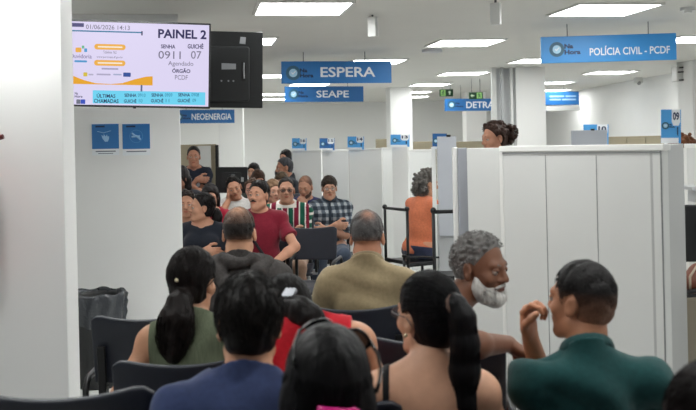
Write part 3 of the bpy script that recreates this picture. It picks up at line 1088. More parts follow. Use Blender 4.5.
# ------------------------------------------------------------------ ceiling lights
ceil_lab = {}
def ceiling_light(px, py, label, size=0.66, pos=None):
    p = ceil_at(px, py, CEILZ) if pos is None else Vector((pos[0], pos[1], CEILZ))
    t = tag(empty('ceiling_light', (p.x, p.y, CEILZ), TH), label, 'ceiling light', 'flush light panels in the ceiling')
    f = MB()
    for sx, sy, w, l in ((0, 1, size, 0.02), (0, -1, size, 0.02), (1, 0, 0.02, size - 0.04), (-1, 0, 0.02, size - 0.04)):
        f.box((sx * (size / 2 - 0.01), sy * (size / 2 - 0.01), -0.008), (w, l, 0.016))
    f.build('frame', M('lamp_frame', (225, 225, 222), rough=0.4), t)
    MB().box((0, 0, -0.005), (size - 0.042, size - 0.042, 0.008)).build('diffuser', LAMP_M, t)
    return t
for px, py, lab in ((302, 7.3, 'large bright ceiling light panel left of the hanging white box above ESPERA'),
                    (603, 8.8, 'large bright ceiling light panel just above the POLICIA CIVIL sign'),
                    (465, 42, 'bright ceiling light panel between the ESPERA and POLICIA CIVIL signs'),
                    (696, 38.5, 'ceiling light panel cut by the frame beside the POLICIA CIVIL sign'),
                    (376, 61, 'ceiling light panel half hidden behind the ESPERA sign'),
                    (463, 73, 'thin bright ceiling light panel above the DETRAN sign, nearer of two'),
                    (610, 72, 'thin ceiling light panel below the POLICIA CIVIL sign'),
                    (430, 84.3, 'thin ceiling light panel above the left exit sign'),
                    (540, 60, 'ceiling light panel peeping out left of the POLICIA CIVIL sign'),
                    (552, 82.5, 'small far ceiling light panel right of the white column, upper one'),
                    (552, 90, 'small far ceiling light panel right of the white column, lower one'),
                    (414, 91.7, 'small far ceiling light panel right of the middle column, upper one'),
                    (413, 96.5, 'small far ceiling light panel right of the middle column, lower one'),
                    (240, 40.5, 'ceiling light panel mostly hidden behind the black television'),
                    (262, 75.5, 'ceiling light panel peeping out between the black television and ESPERA sign'),
                    (309, 84.2, 'ceiling light panel between the ESPERA and SEAPE signs'),
                    (273, 94, 'thin far ceiling light panel left of the SEAPE sign, upper one'),
                    (277, 98.7, 'thin far ceiling light panel left of the SEAPE sign, lower one')):
    ceiling_light(px, py, lab)
for i in range(2):                     # the same grid goes on over the nearest seats
    for j in range(1, 4):
        q = Wd * (-3.0 + 2.15 * j) + Dd * (4.5 - 2.2 * i)
        ceiling_light(0, 0, 'bright light panel in the ceiling over the nearest seats', pos=(q.x, q.y))

for k, (lx, ly) in enumerate(((-3.4, 7.2), (-3.8, 9.6), (-4.2, 12.0), (-4.6, 14.6), (-5.0, 17.2), (-5.4, 19.8), (-6.0, 9.2), (-6.6, 13.0), (-7.2, 17.0), (4.4, 6.4), (5.0, 8.2), (-1.35, 5.55), (-8.0, 21.5), (-3.2, 22.2))):  # unseen panels added to brighten the hall, one of them the left wall
    ceiling_light(0, 0, 'ceiling light panel added out of view at left to brighten the hall' if lx < 0 else 'ceiling light panel added out of view over the booths beyond the right edge', pos=(lx, ly))

# small white things on the ceiling
for px, y0, y1, w, d, lab in ((372.5, 17, 37, 9, 7.3, 'small white box hanging under the ceiling above the ESPERA sign'),
                              (495.5, 3, 25, 10, 6.4, 'small white box hanging under the ceiling left of the POLICIA CIVIL sign')):
    a, b = at(px, y0, d), at(px, y1, d)
    t = tag(empty('emergency_light', (a.x, d, b.z), R(-25)), lab, 'emergency light', 'white boxes hung from the ceiling')
    hgt = a.z - b.z
    MB().box((0, 0, hgt / 2), (w / FPX * d, 0.05, hgt)).build('casing', LAM, t, bevel=0.006)
    MB().tube([(0, 0, hgt - 0.005), (0, 0, CEILZ - b.z)], 0.008).build('hanger', WIRE, t)
p = ceil_at(432, 49.5, CEILZ)
tag(MB().ring(0, 0, 0.0, 0.11, -0.03, 0, None, 24).build('air_diffuser', M('vent_white', (198, 200, 204), rough=0.5)), 'round white vent on the ceiling below the middle light panel', 'vent').location = p
p = ceil_at(688, 7.5, CEILZ)
sd = tag(MB().ring(0, 0, 0.0, 0.055, -0.025, 0, None, 24).ring(0, 0, 0, 0.03, -0.04, -0.025).build('smoke_detector', LAM), 'round white smoke detector on the ceiling at the right', 'smoke detector')
sd.location = p
p = at(639, 83, 16.2)
t = tag(empty('security_camera', p), 'tiny dome camera on the white wall under the ceiling', 'camera')
MB().box((0, 0.03, 0.05), (0.12, 0.1, 0.1)).build('bracket', LAM, t)
MB().ball((0, 0, 0), 0.035).build('dome', M('dome_grey', (150, 150, 150), rough=0.2), t, smooth=True)
# wall mounted air conditioner with dark louvres
a, b = at(677, 66, 12.9), at(694, 81, 12.9)
t = tag(empty('air_conditioner', (0, 0, 0)), 'white air conditioner with dark louvres high at the right edge', 'air conditioner')
MB().box(((a.x + b.x) / 2 - 0.02, 13.0, (a.z + b.z) / 2), (b.x - a.x - 0.02, 0.22, a.z - b.z)).build('casing', LAM, t, bevel=0.01)
for q in (66.5, 71, 79):
    l = at(679 if q != 71 else 678, q + 1.2, 12.88)
    r = at(694, q, 12.88)
    MB().tube([l, r], 0.011, 6).build('louvre', BLACKP, t)

# ------------------------------------------------------------------ hanging signs
def logo(parent, cx, cy, r, words=True, tx=0.0, th=0.03):
    MB().ring(cx, cy, r * 0.58, r, 0.0, 0.0022).build('logo_ring', M('logo_teal', (50, 96, 122), rough=0.5), parent)
    MB().ring(cx, cy, 0, r * 0.57, 0.0, 0.0016).build('logo_disc', PALEB, parent)
    MB().prism([(cx - r * 0.30, cy + 0.02 * r), (cx - r * 0.2, cy + r * 0.13), (cx - r * 0.05, cy - r * 0.05), (cx + r * 0.28, cy + r * 0.3), (cx + r * 0.36, cy + r * 0.2), (cx - r * 0.05, cy - r * 0.24)], 0.0016, 0.0028).build('logo_tick', SIGNW, parent)
    if words:
        mb = textmb('Na', cx + tx, cy + th * 0.10, th * 1.6, th * 0.86, 0.001, bold=0.045)
        textmb('Hora', cx + tx, cy - th * 0.98, th * 2.9, th * 0.86, 0.001, bold=0.045, mb=mb)
        mb.build('logo_lettering', NAVY, parent)

def hang_sign(px0, px1, y0, y1, d0, d1, txt, tbox, label, wires=(0.22, 0.78), blue=BLUE, two=None, logo_at=None, slope=0.0):
    """board between the two picture columns; tbox = picture box of the lettering"""
    cy0 = (y0 + y1) / 2
    l, r = at(px0, cy0, d0), at(px1, cy0 + slope, d1)
    m4, w = board(l, r)
    hgt = (y1 - y0) / FPX * (d0 + d1) / 2
    t = tag(empty('hanging_sign', M4=m4), label, 'sign', 'blue service signs hung from the ceiling')
    MB().box((0, 0, -0.02), (w, hgt, 0.04)).build('panel', blue, t, bevel=0.003)
    sx = w / (px1 - px0)
    X = lambda px: (px - (px0 + px1) / 2) * sx
    Y = lambda py, px=None: -(py - cy0 - (slope * ((px - px0) / (px1 - px0)) if px is not None else 0)) * hgt / (y1 - y0)
    for q, (tt, bx) in enumerate([(txt, tbox)] if two is None else two):
        x0, ya, x1, yb = bx
        textmb(tt, X(x0), Y(yb, (x0 + x1) / 2), (x1 - x0) * sx, (yb - ya) * hgt / (y1 - y0), 0.0, bold=0.018).build('lettering', SIGNW, t)
    if logo_at:
        cx, cy, rp, tx, th = logo_at
        logo(t, X(cx), Y(cy, cx), rp * sx, True, tx * sx, th * sx)
    for f in wires:
        x = -w / 2 + w * f
        top = m4 @ Vector((x, hgt / 2, -0.02))
        MB().tube([(x, hgt / 2 - 0.005, -0.02), (x, hgt / 2 + (CEILZ - top.z), -0.02)], 0.004, 6).build('hanging_wire', WIRE, t)
    hang_sign.last = (t, X, Y, m4)
    return t, X, Y, m4

hang_sign(541, 676.5, 37, 63.5, 8.2, 8.1, 'POLÍCIA CIVIL - PCDF', (590, 45, 670, 54.5), 'large blue POLÍCIA CIVIL - PCDF sign hung at the upper right', (0.2, 0.8),
          M('sign_blue_bright', (52, 142, 212), rough=0.4), logo_at=(557, 49.5, 7.6, 7.6, 5.6), slope=-4.0)
hang_sign(281.5, 391.5, 61.5, 83.5, 10.15, 10.35, 'ESPERA', (320, 67, 375, 77), 'blue ESPERA sign hung above the waiting people', (0.2, 0.76), logo_at=(293, 73, 7.2, 6.6, 4.6), slope=-0.6)
hang_sign(285, 363.5, 86.5, 102, 14.2, 14.5, 'SEAPE', (316, 90.5, 348.5, 97.6), 'smaller blue SEAPE sign hung below and behind ESPERA', (0.2, 0.8), BLUED, logo_at=(293.5, 94.2, 5.0, 4.8, 3.2), slope=-0.3)
hang_sign(445, 525, 98.8, 111, 17.4, 17.6, 'DETRAN', (466, 101.5, 500, 108), 'blue DETRAN sign half hidden behind the white column', (0.2, 0.8), BLUED, logo_at=(451.5, 104.8, 3.9, 4.0, 2.6), slope=-0.6)
hang_sign(174, 234.5, 110, 123.4, 16.8, 17.0, 'NEOENERGIA', (191.5, 113.4, 231.5, 119.8), 'blue NEOENERGIA sign below the black television', (0.2, 0.8), BLUED, logo_at=(179, 116.8, 4.0, 3.6, 2.6), slope=-0.4)
hang_sign(530, 579, 92, 105.3, 17.2, 17.4, '', None, 'small blue two-line sign right of the white column', (0.3, 0.7), BLUED,
          two=[], slope=-0.5)
_t, _X, _Y, _m = hang_sign.last
for _x0, _x1, _y in ((549.5, 564, 96.6), (565.5, 576, 96.6), (549.5, 560.5, 99.9), (562, 576, 99.9)):
    MB().box((_X((_x0 + _x1) / 2), _Y(_y), 0.001), (_X(_x1) - _X(_x0), _Y(0) - _Y(1.5), 0.002)).build('pale_line', M('line_pale', (150, 185, 215), rough=0.5), _t)
a, b = at(534, 106.5, 17.9), at(580, 110.5, 17.9)
tag(MB().box(((a.x + b.x) / 2, 18.0, (a.z + b.z) / 2), (b.x - a.x, 0.2, a.z - b.z)).build('wall_shelf', M('shelf_white', (205, 204, 200), rough=0.5), bevel=0.01), 'long pale box ledge under the small two-line blue sign', 'ledge')

# exit signs
GRN, EXW = M('exit_green', (14, 74, 38), rough=0.4), M('exit_pale', (150, 205, 120), rough=0.5, emit=0.25)
def exit_sign(px0, px1, y0, y1, d, flip, label):
    m4, w = board(at(px0, (y0 + y1) / 2, d), at(px1, (y0 + y1) / 2 - 0.3, d))
    h = (y1 - y0) / FPX * d
    t = tag(empty('exit_sign', M4=m4), label, 'exit sign', 'green exit signs under the ceiling')
    MB().box((0, 0, -0.008), (w, h, 0.016)).build('plate', GRN, t)
    s = -1 if flip else 1
    c = -w * 0.23 * s
    k = h / 2
    MB().box((c, 0, 0.001), (w * 0.36, h * 0.86, 0.002)).build('pictogram_ground', EXW, t)
    f = MB().ball((c + 0.12 * k * s, 0.55 * k, 0.003), 0.13 * k, 10, 6, (1, 1, 0.2))
    for pts in (((0.08, 0.42), (-0.05, -0.1)), ((-0.05, -0.1), (0.25, -0.35), (0.15, -0.7)), ((-0.05, -0.1), (-0.25, -0.45), (-0.5, -0.5)), ((0.05, 0.3), (0.35, 0.15)), ((0.05, 0.3), (-0.3, 0.2), (-0.35, -0.05))):
        f.tube([(c + x * k * s, y * k, 0.003) for x, y in pts], 0.09 * k, 6)
    f.build('pictogram', GRN, t)
    c2 = w * 0.25 * s
    if flip:
        ar = [(-0.55, 0), (-0.05, 0.5), (-0.05, 0.18), (0.5, 0.18), (0.5, -0.18), (-0.05, -0.18), (-0.05, -0.5)]
    else:
        ar = [(0, 0.6), (0.5, 0.08), (0.18, 0.08), (0.18, -0.55), (-0.18, -0.55), (-0.18, 0.08), (-0.5, 0.08)]
    MB().prism([(c2 + x * k, y * k) for x, y in ar], 0.0, 0.003).build('arrow', M('exit_arrow', (205, 225, 200), rough=0.5, emit=0.2), t)
    top = m4 @ Vector((0, h / 2, -0.008))
    for x in (-w * 0.3, w * 0.3):
        MB().tube([(x, h / 2 - 0.003, -0.008), (x, h / 2 + CEILZ - top.z, -0.008)], 0.004, 6).build('hanging_wire', WIRE, t)
exit_sign(439.5, 453, 89.5, 96.5, 16.6, False, 'green exit sign with arrow up, above the left end of the DETRAN sign')
exit_sign(469, 483, 92.3, 99.2, 15.6, True, 'green exit sign with arrow left, overlapping the top of the DETRAN sign')

# ------------------------------------------------------------------ televisions
SCR = lambda n, c, e=0.92: M('screen_' + n, c, rough=0.5, spec=0.1, emit=e)
m4, w = board(at(57.5, 62.5, 5.93), at(210.5, 66.0, 6.07))
TVH = 86.0 / FPX * 6.0
t = tag(empty('television', M4=m4), 'lit television showing PAINEL 2, fixed to the wall at upper left', 'television', 'televisions on the left wall')
MB().box((0, 0, -0.025), (w, TVH, 0.05)).build('casing', BLACKP, t, bevel=0.004)
k = w / 153.0                                       # metres per picture pixel on the screen
X = lambda px: (px - 134.0) * k
Y = lambda py, px: (64.3 + (px - 134.0) * 0.026 - py) * TVH / 86.0
MB().box((0, 0, 0.0005), (w - 3.6 * k, TVH - 3.6 * k, 0.001)).build('screen', SCR('white', (228, 220, 250)), t)
NV, GY = SCR('navy', (44, 40, 96), 0.7), SCR('grey', (120, 116, 140), 0.8)
def stext(txt, x0, y0, x1, y1, m, bold=0.0):
    c = (x0 + x1) / 2
    textmb(txt, X(x0), Y(y1, c), (x1 - x0) * k, (y1 - y0) * TVH / 86, 0.0012, bold=bold).build('lettering', m, t)
def srect(name, x0, y0, x1, y1, m, r=0.0, z=0.0012):
    c = (x0 + x1) / 2
    a, b, e, f = X(x0), Y(y1, c), X(x1), Y(y0, c)
    MB().prism(rrect(a, b, e, f, max(r * k, 0.0005)), z, z + 0.0006).build(name, m, t)
stext('PAINEL 2', 157, 29.5, 206, 38.6, NV, 0.03)
stext('SENHA', 160, 44.6, 174.5, 48.6, NV, 0.025)
stext('GUICHÊ', 187, 43.2, 203, 48.8, NV, 0.025)
stext('0911', 157.5, 51.2, 180, 59, GY, 0.0)
stext('07', 190.5, 51.2, 201, 59, GY, 0.0)
stext('Agendado', 167.5, 61.5, 193, 67.2, GY)
stext('ÓRGÃO', 171.5, 68.4, 190, 73.2, NV, 0.025)
stext('PCDF', 174.5, 75.4, 187.5, 80, GY)
stext('01/06/2026 14:13', 85, 25.2, 128.5, 29.6, GY, 0.005)
TEAL = SCR('teal', (40, 130, 170), 0.8)
srect('banner_line', 60, 30.9, 140.5, 32.2, TEAL)
srect('banner_drop', 140, 31.2, 141.4, 35.4, NV)
srect('header_logo', 70.5, 23.2, 83, 27.0, SCR('violet', (92, 88, 140), 0.7), 0.4)
ORG = SCR('orange', (245, 180, 70), 0.9)
srect('speech_bubble', 75, 47.6, 80.8, 52.2, ORG, 1.0)
srect('speech_bubble', 81.2, 45.6, 83.6, 48.6, SCR('green', (110, 190, 150), 0.9), 0.6)
srect('speech_bubble', 83.6, 48.4, 86.4, 52.0, SCR('sky', (80, 160, 215), 0.9), 0.6)
stext('Ouvidoria', 69.5, 54.0, 91, 58.2, SCR('mauve', (120, 110, 160), 0.8), 0.005)
srect('blue_pill', 74, 60.2, 86.5, 62.2, SCR('sky', (80, 160, 215), 0.9), 0.9)
for yy in (44.2, 60.2):
    srect('orange_pill', 93.5, yy, 124.5, yy + 5.6, ORG, 2.6)
    srect('pill_line', 97, yy + 2.1, 121.5, yy + 3.6, SCR('cream', (252, 236, 214), 0.95), 0.4, 0.0019)
stext('Telefone 162', 102.5, 50.8, 115.5, 53.6, GY)
stext('www.participa.df.gov.br', 96, 56.0, 122, 58.6, GY)
srect('caption_line', 101, 68.0, 117.5, 69.6, SCR('haze', (172, 166, 196), 0.9), 0.3)
for x0, x1, y0, y1, c in ((83, 87, 72.2, 76.2, (225, 200, 70)), (88, 93, 73.6, 75.2, (190, 186, 212)), (96, 110, 73.6, 75.2, (184, 178, 208)), (112.5, 121, 73.8, 75.3, (176, 184, 216)), (122.5, 130, 72.6, 76.8, (50, 84, 160))):
    srect('partner_logo', x0, y0, x1, y1, SCR('p%d' % int(x0), c, 0.85), 0.7)
wv = [(59, 73.0), (70, 75.4), (84, 80.5), (95, 83.2), (110, 83.8), (122, 82.6), (134, 78.6), (145, 75.8), (152, 75.2), (152, 84.4), (59, 84.4)]
MB().prism([(X(x), Y(y, 105)) for x, y in wv][::-1], 0.0012, 0.0018).build('orange_wave', SCR('amber', (240, 172, 40), 0.9), t)
srect('banner_stem', 140, 85, 141.8, 91.8, SCR('slate', (96, 110, 150), 0.8))
srect('calls_band', 92.5, 91.4, 205.5, 104.4, SCR('cyan', (112, 214, 245), 0.95), 0.6)
stext('ÚLTIMAS', 96.5, 93.0, 115, 97.6, NV, 0.02)
stext('CHAMADAS', 93.8, 98.8, 118.2, 102.8, NV, 0.02)
for x0, a, b in ((124, '0910', '10'), (151, '0909', '11'), (178, '0908', '09')):
    stext('SENHA', x0, 93.6, x0 + 12, 97.0, NV, 0.02)
    stext('GUICHÊ', x0 - 0.5, 98.6, x0 + 12, 102.8, NV, 0.02)
    stext(a, x0 + 13.5, 93.6, x0 + 21, 97.0, TEAL)
    stext(b, x0 + 14.5, 99.2, x0 + 18, 102.6, TEAL)
MB().ring(X(71), Y(95, 71), 1.6 * k, 2.6 * k, 0.001, 0.0018).build('screen_logo_ring', TEAL, t)
stext('Na', 74.8, 91.8, 78, 94.2, NV, 0.02)
stext('Hora', 74.8, 94.8, 82.5, 97.2, NV, 0.02)
srect('footer_logo', 76.5, 99, 80.4, 103.4, SCR('ash', (120, 124, 140), 0.8), 0.5)
srect('footer_logo', 80.6, 99, 85.2, 103.4, SCR('blue', (60, 88, 200), 0.85), 0.5)
MB().prism(rrect(-1.6 * k, -TVH / 2 - 1.2 * k, 1.6 * k, -TVH / 2 + 0.5 * k, 0.6 * k), -0.02, 0.002).build('sensor', BLACKP, t)
MB().box((0, 0, -0.06), (0.30, 0.22, 0.03)).tube([(-0.03, 0, -0.06), (-0.03, 0, -0.84)], 0.03, 10).box((-0.03, 0, -0.845), (0.16, 0.2, 0.02)).build('wall_mount', BLACKM, t)

m4, w = board(at(128, 68.0, 6.50), at(262.8, 70.0, 6.62))
H2 = 76.5 / FPX * 6.58
t = tag(empty('television', M4=m4), 'black television seen from behind beside the lit panel', 'television', 'televisions on the left wall')
MB().box((0, 0, -0.02), (w, H2, 0.03)).build('casing', BLACKP, t, bevel=0.005)
MB().prism(rrect(-w * 0.30, -H2 * 0.42, w * 0.40, H2 * 0.30, 0.02), -0.006, 0.030).build('rear_housing', M('housing_black', (30, 32, 34), rough=0.5), t, bevel=0.008)
k2 = w / 134.8
X = lambda px: (px - 195.4) * k2
Y = lambda py: (69.6 - py) * k2
MB().prism([(X(221), Y(70)), (X(235.5), Y(69.6)), (X(235.5), Y(64)), (X(221), Y(63.6))], 0.0301, 0.0312).build('rating_label', M('label_grey', (150, 152, 156), rough=0.5), t)
MB().prism([(X(239), Y(43)), (X(245), Y(43.5)), (X(245.5), Y(36.5)), (X(240), Y(36))], -0.004, -0.0035).build('warning_label', M('label_grey', (150, 152, 156), rough=0.5), t)
MB().box((X(243), Y(72), 0.030), (0.028, 0.13, 0.006)).build('socket_recess', M('recess_black', (8, 8, 9), rough=0.6), t)
MB().tube([(X(243.5), Y(63), 0.036), (X(243.2), Y(70), 0.044), (X(243.8), Y(79), 0.036)], 0.005, 6).build('power_cable', M('cable_grey', (150, 152, 156), rough=0.5), t)
for q in (221, 228, 233):
    MB().ring(X(q), Y(81.5), 0, 0.006, 0.03, 0.033).build('screw', M('label_grey', (150, 152, 156), rough=0.5), t)
MB().box((-0.2, 0, -0.05), (0.3, 0.2, 0.03)).tube([(-0.24, 0, -0.05), (-0.24, 0, -0.36)], 0.025, 10).build('wall_mount', BLACKM, t)

# ------------------------------------------------------------------ posters on the left wall
def poster(x0, x1, kind, label):
    m4, w = board(left_wall_at(x0, 139.5), left_wall_at(x1, 139.0))
    m4 = m4 @ Matrix.Translation((0, 0, 0.006))
    k = w / (x1 - x0)
    t = tag(empty('wall_poster', M4=m4), label, 'poster', 'blue notices on the left wall')
    MB().box((0, 0, -0.002), (w, 33 * k, 0.006)).build('backing', SIGNW, t)
    MB().box((0, 2.9 * k, 0.0012), (w, 25.5 * k, 0.001)).build('blue_field', M('poster_blue', (40, 112, 176), rough=0.4), t)
    MB().box((-5.2 * k, 13.1 * k, 0.0018), (9.2 * k, 1.8 * k, 0.0006)).build('heading_strip', NAVY, t)
    pb_ = M('poster_mark', (150, 190, 222), rough=0.5)
    if kind == 0:
        f = MB()
        f.prism([(-4 * k, 4.5 * k), (-3 * k, 1 * k), (-0.5 * k, -2.6 * k), (2.4 * k, -2.4 * k), (3.6 * k, 0.5 * k), (3.6 * k, 3.2 * k), (2.2 * k, 2.6 * k), (1.6 * k, 4.8 * k), (0.2 * k, 2.8 * k), (-1.6 * k, 5.4 * k), (-1.8 * k, 3 * k)], 0.0015, 0.0022)
        f.tube([(-8 * k, 8.2 * k, 0.002), (-2 * k, 6.6 * k, 0.002), (5.5 * k, 8.6 * k, 0.002)], 0.25 * k, 6)
        f.build('hand_symbol', pb_, t)
    else:
        f = MB()
        f.tube([(-4.2 * k, 6.4 * k, 0.002), (-1.5 * k, 3.6 * k, 0.002), (1.6 * k, 2.6 * k, 0.002), (4.4 * k, -0.6 * k, 0.002)], [0.8 * k, 1.2 * k, 1.2 * k, 0.9 * k], 6)
        f.tube([(-4.6 * k, 2.6 * k, 0.002), (3.8 * k, 3.2 * k, 0.002)], 0.8 * k, 6)
        f.build('hand_symbol', pb_, t)
        MB().ring(0, 3 * k, 6.2 * k, 6.7 * k, 0.0015, 0.002).build('round_outline', M('poster_line', (76, 140, 196), rough=0.5), t)
    MB().box((0, -12.4 * k, 0.0012), (20 * k, 1.1 * k, 0.0006)).build('caption_strip', M('caption_grey', (108, 116, 128), rough=0.6), t)
    if kind == 0:
        MB().box((0, -14.6 * k, 0.0012), (15 * k, 0.7 * k, 0.0006)).build('caption_strip', M('caption_grey', (108, 116, 128), rough=0.6), t)
poster(92, 119, 0, 'blue square notice with a hand symbol, left of the pair under the television')
poster(122.5, 150, 1, 'blue square notice with crossed marks in a circle, right of the pair under the television')

q = at(-22, 160, 4.28)
fe = tag(empty('fire_extinguisher', (q.x, q.y, 1.02)), 'red fire extinguisher on the near column, only its dark handle tip in the frame', 'fire extinguisher')
RED = M('extinguisher_red', (180, 24, 28), rough=0.3)
MB().tube([(0, 0, 0), (0, 0, 0.03), (0, 0, 0.44), (0, 0, 0.50), (0, 0, 0.54)], [0.07, 0.075, 0.075, 0.05, 0.022], 20).build('cylinder', RED, fe, smooth=True)
MB().box((0, 0, 0.58), (0.05, 0.035, 0.06)).tube([(0, 0, 0.60), (0.06, 0, 0.635), (0.115, 0, 0.65)], 0.011, 8).build('handle', M('handle_dark_red', (84, 18, 20), rough=0.4), fe)
MB().tube([(-0.02, -0.02, 0.58), (-0.08, -0.05, 0.5), (-0.09, -0.06, 0.3), (-0.08, -0.06, 0.15)], 0.012, 8).build('hose', BLACKP, fe, smooth=True)
MB().box((0, 0.105, 0.3), (0.05, 0.07, 0.3)).build('bracket', BLACKM, fe)
# ------------------------------------------------------------------ partitions and booths
def panel(pxl, pxr, ytop, dl, dr, label, mtl=LAM, thick=0.035, bottom=0.0, frame=True, name='partition_panel', ztop=None, joints=(), cat='partition', group='white office partitions', low=None):
    l, r = at(pxl, ytop, dl), at(pxr, ytop, dr)
    zt = ztop if ztop is not None else (l.z + r.z) / 2
    l.z = r.z = 0
    m4, w = board(l, r)
    t = tag(empty(name, M4=m4), label, cat, group)
    MB().box((0, (zt + bottom) / 2, -thick / 2), (w, zt - bottom, thick)).build('board', mtl, t, bevel=0.003)
    if frame:
        fm = MB()
        MB().box((0, zt + 0.012, -thick / 2), (w + 0.01, 0.028, thick + 0.012)).build('top_rail', M('rail_white', (228, 228, 225), rough=0.4), t, bevel=0.003)
        MB().box((-w / 2, zt / 2, -thick / 2), (0.02, zt, thick + 0.008)).build('edge_post', M('rail_white', (228, 228, 225), rough=0.4), t, bevel=0.002)
    for f in joints:
        MB().box((-w / 2 + w * f, zt / 2 - 0.02, 0.0005), (0.004, zt - 0.05, 0.002)).build('joint', M('joint_grey', (140, 142, 142), rough=0.6), t)
    return t, m4, w, zt

# near booth wall: three boards, with its end turned away at the right
NL, NR = at(501, 146.5, 5.05), at(662, 143, 4.35)
near_t, near_m, near_w, near_z = panel(501, 662, 145.8, 5.05, 4.35, 'big white near booth partition behind the man in the green polo', joints=(0.305, 0.625), thick=0.05, frame=False)
MB().box((0, near_z - 0.012, -0.025), (near_w + 0.02, 0.03, 0.064)).build('top_rail', M('rail_white', (228, 228, 225), rough=0.4), near_t, bevel=0.003)
MB().box((0, near_z - 0.034, 0.002), (near_w - 0.02, 0.008, 0.004)).build('rail_shadow_gap', M('joint_grey', (140, 142, 142), rough=0.6), near_t)
MB().box((-near_w / 2, near_z / 2, -0.025), (0.022, near_z, 0.06)).build('edge_post', M('rail_white', (228, 228, 225), rough=0.4), near_t, bevel=0.002)
MB().box((near_w / 2 - 0.006, near_z / 2, -0.02), (0.006, near_z, 0.052)).build('edge_post', DKLINE, near_t, bevel=0.002)
e0, e1 = at(662.5, 144, 4.36), at(683.5, 144, 4.62)
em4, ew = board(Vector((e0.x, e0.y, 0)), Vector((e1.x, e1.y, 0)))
et = tag(empty('partition_panel', M4=em4), 'short shade-greyed return panel at the right end of the near booth, under placard 09', 'partition', 'white office partitions')
MB().box((0, near_z / 2, -0.03), (ew, near_z, 0.06)).build('board', M('return_shaded_white', (180, 181, 180), rough=0.45), et, bevel=0.003)  # white board greyed: the shade of its turned face is in the colour
panel(466.5, 500, 148.0, 5.25, 5.1, 'narrow white board left of the near booth wall, behind the grey-bearded man', frame=False)
pt = at(454.6, 147.5, 5.45)
tag(MB().box((pt.x, pt.y, pt.z / 2), (5.0 / FPX * 5.45, 0.05, pt.z)).build('partition_post', M('rail_white', (228, 228, 225), rough=0.4), bevel=0.003), 'white upright post at the left end of the near booth', 'post')
pt = at(461.8, 147.5, 5.40)
tag(MB().box((pt.x, pt.y, pt.z / 2), (9.4 / FPX * 5.4, 0.04, pt.z - 0.004)).build('partition_post', M('post_grey', (146, 149, 156), rough=0.4), bevel=0.003), 'grey upright post beside the white end post of the near booth', 'post')

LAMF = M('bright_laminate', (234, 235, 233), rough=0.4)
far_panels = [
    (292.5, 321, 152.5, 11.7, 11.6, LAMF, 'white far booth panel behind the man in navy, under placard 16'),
    (321.5, 348, 151.5, 12.5, 12.5, M('lam_pale_grey', (196, 197, 197), rough=0.5), 'grey recessed booth panel behind the man in the checked shirt'),  # one even pale grey laminate
    (349, 381.5, 150.5, 11.5, 11.4, LAMF, 'white far booth panel under placard 14'),
    (382, 393, 149.5, 12.4, 12.3, LAMF, 'narrow white recessed booth panel left of placard 13'),
    (407, 432, 151.5, 11.9, 11.8, LAMF, 'white booth panel behind the woman in orange'),
]
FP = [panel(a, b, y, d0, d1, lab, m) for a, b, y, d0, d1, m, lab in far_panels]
p13 = panel(391.5, 407.5, 147, 10.9, 10.8, 'narrow white upright board below placard 13, beside the woman in orange', LAMF, frame=False)
wl = panel(431.5, 435.5, 147, 8.45, 8.45, 'slim white booth edge right of the woman in orange', LAMF, frame=False)
ga = at(443.5, 240, 9.9)
panel(433.5, 457, 205, 8.5, 8.3, 'low grey-white booth board right of the woman in orange', M('lam_grey_white', (206, 208, 208), rough=0.5), frame=False)  # plain grey-white laminate

def clear_screen(pxl, pxr, ytop, ybot, d, label):
    l, r = at(pxl, ytop, d), at(pxr, ytop - 0.3, d)
    zb = at(pxl, ybot, d).z
    zt = (l.z + r.z) / 2
    l.z = r.z = 0
    m4, w = board(l, r)
    t = tag(empty('counter_screen', M4=m4), label, 'screen', 'grey screens of the service booths')
    MB().box((0, (zt + zb) / 2, 0), (w, zt - zb, 0.012)).build('sheet', M('screen_sheet', (186, 190, 198), rough=0.25, noise=(3, 0.03)), t, bevel=0.002)
    MB().box((0, (0.0 + zb) / 2, -0.03), (w, zb + 0.03, 0.03)).build('support', LAMG, t)
    MB().box((w * 0.1, zt + 0.004, 0), (0.035, 0.018, 0.02)).build('clip', BLACKP, t)
    return t
clear_screen(437, 456, 136.5, 236, 8.1, 'tall pale grey screen sheet left of the near booth posts')
clear_screen(571, 607, 130.3, 150, 9.4, 'pale grey screen sheet showing over the near booth wall')

def placard(pxl, pxr, y0, y1, d, num, label, dark=False, foot=None, yaw=0.0):
    """number card standing on a partition top"""
    l, r = at(pxl, (y0 + y1) / 2, d), at(pxr, (y0 + y1) / 2, d)
    m4, w = board(l, r)
    m4 = m4 @ Matrix.Rotation(yaw, 4, 'Y')
    h = (y1 - y0) / FPX * d
    t = tag(empty('number_placard', M4=m4), label, 'number card', 'blue number cards on the booths')
    MB().box((0, 0, -0.003), (w, h, 0.006)).build('card', M('placard_dark', (40, 98, 160), rough=0.4) if dark else M('placard_blue', (78, 162, 226), rough=0.4), t)
    MB().box((-w * 0.06, -h * 0.42, 0.0006), (w * 0.88, h * 0.16, 0.001)).build('white_band', SIGNW, t)
    tagp = [(0.04 * w, 0.5 * h), (0.46 * w, 0.5 * h), (0.46 * w, 0.13 * h), (0.38 * w, 0.02 * h), (0.12 * w, 0.02 * h), (0.04 * w, 0.13 * h)]
    if num:
        MB().prism(tagp[::-1], 0.0005, 0.0015).build('number_tag', SIGNW, t)
        textmb(num, 0.09 * w, 0.18 * h, 0.32 * w, 0.24 * h, 0.0016, 0.035).build('lettering', NAVY, t)
        MB().prism([(0.30 * w, -0.02 * h), (0.36 * w, -0.02 * h), (0.36 * w, -0.3 * h), (0.30 * w, -0.24 * h)][::-1], 0.0005, 0.0015).build('pointer', NAVY, t)
    logo(t, -w * 0.28, 0.02 * h, min(w, h) * 0.19, True, min(w, h) * 0.15, min(w, h) * 0.11)
    return t, m4, w, h
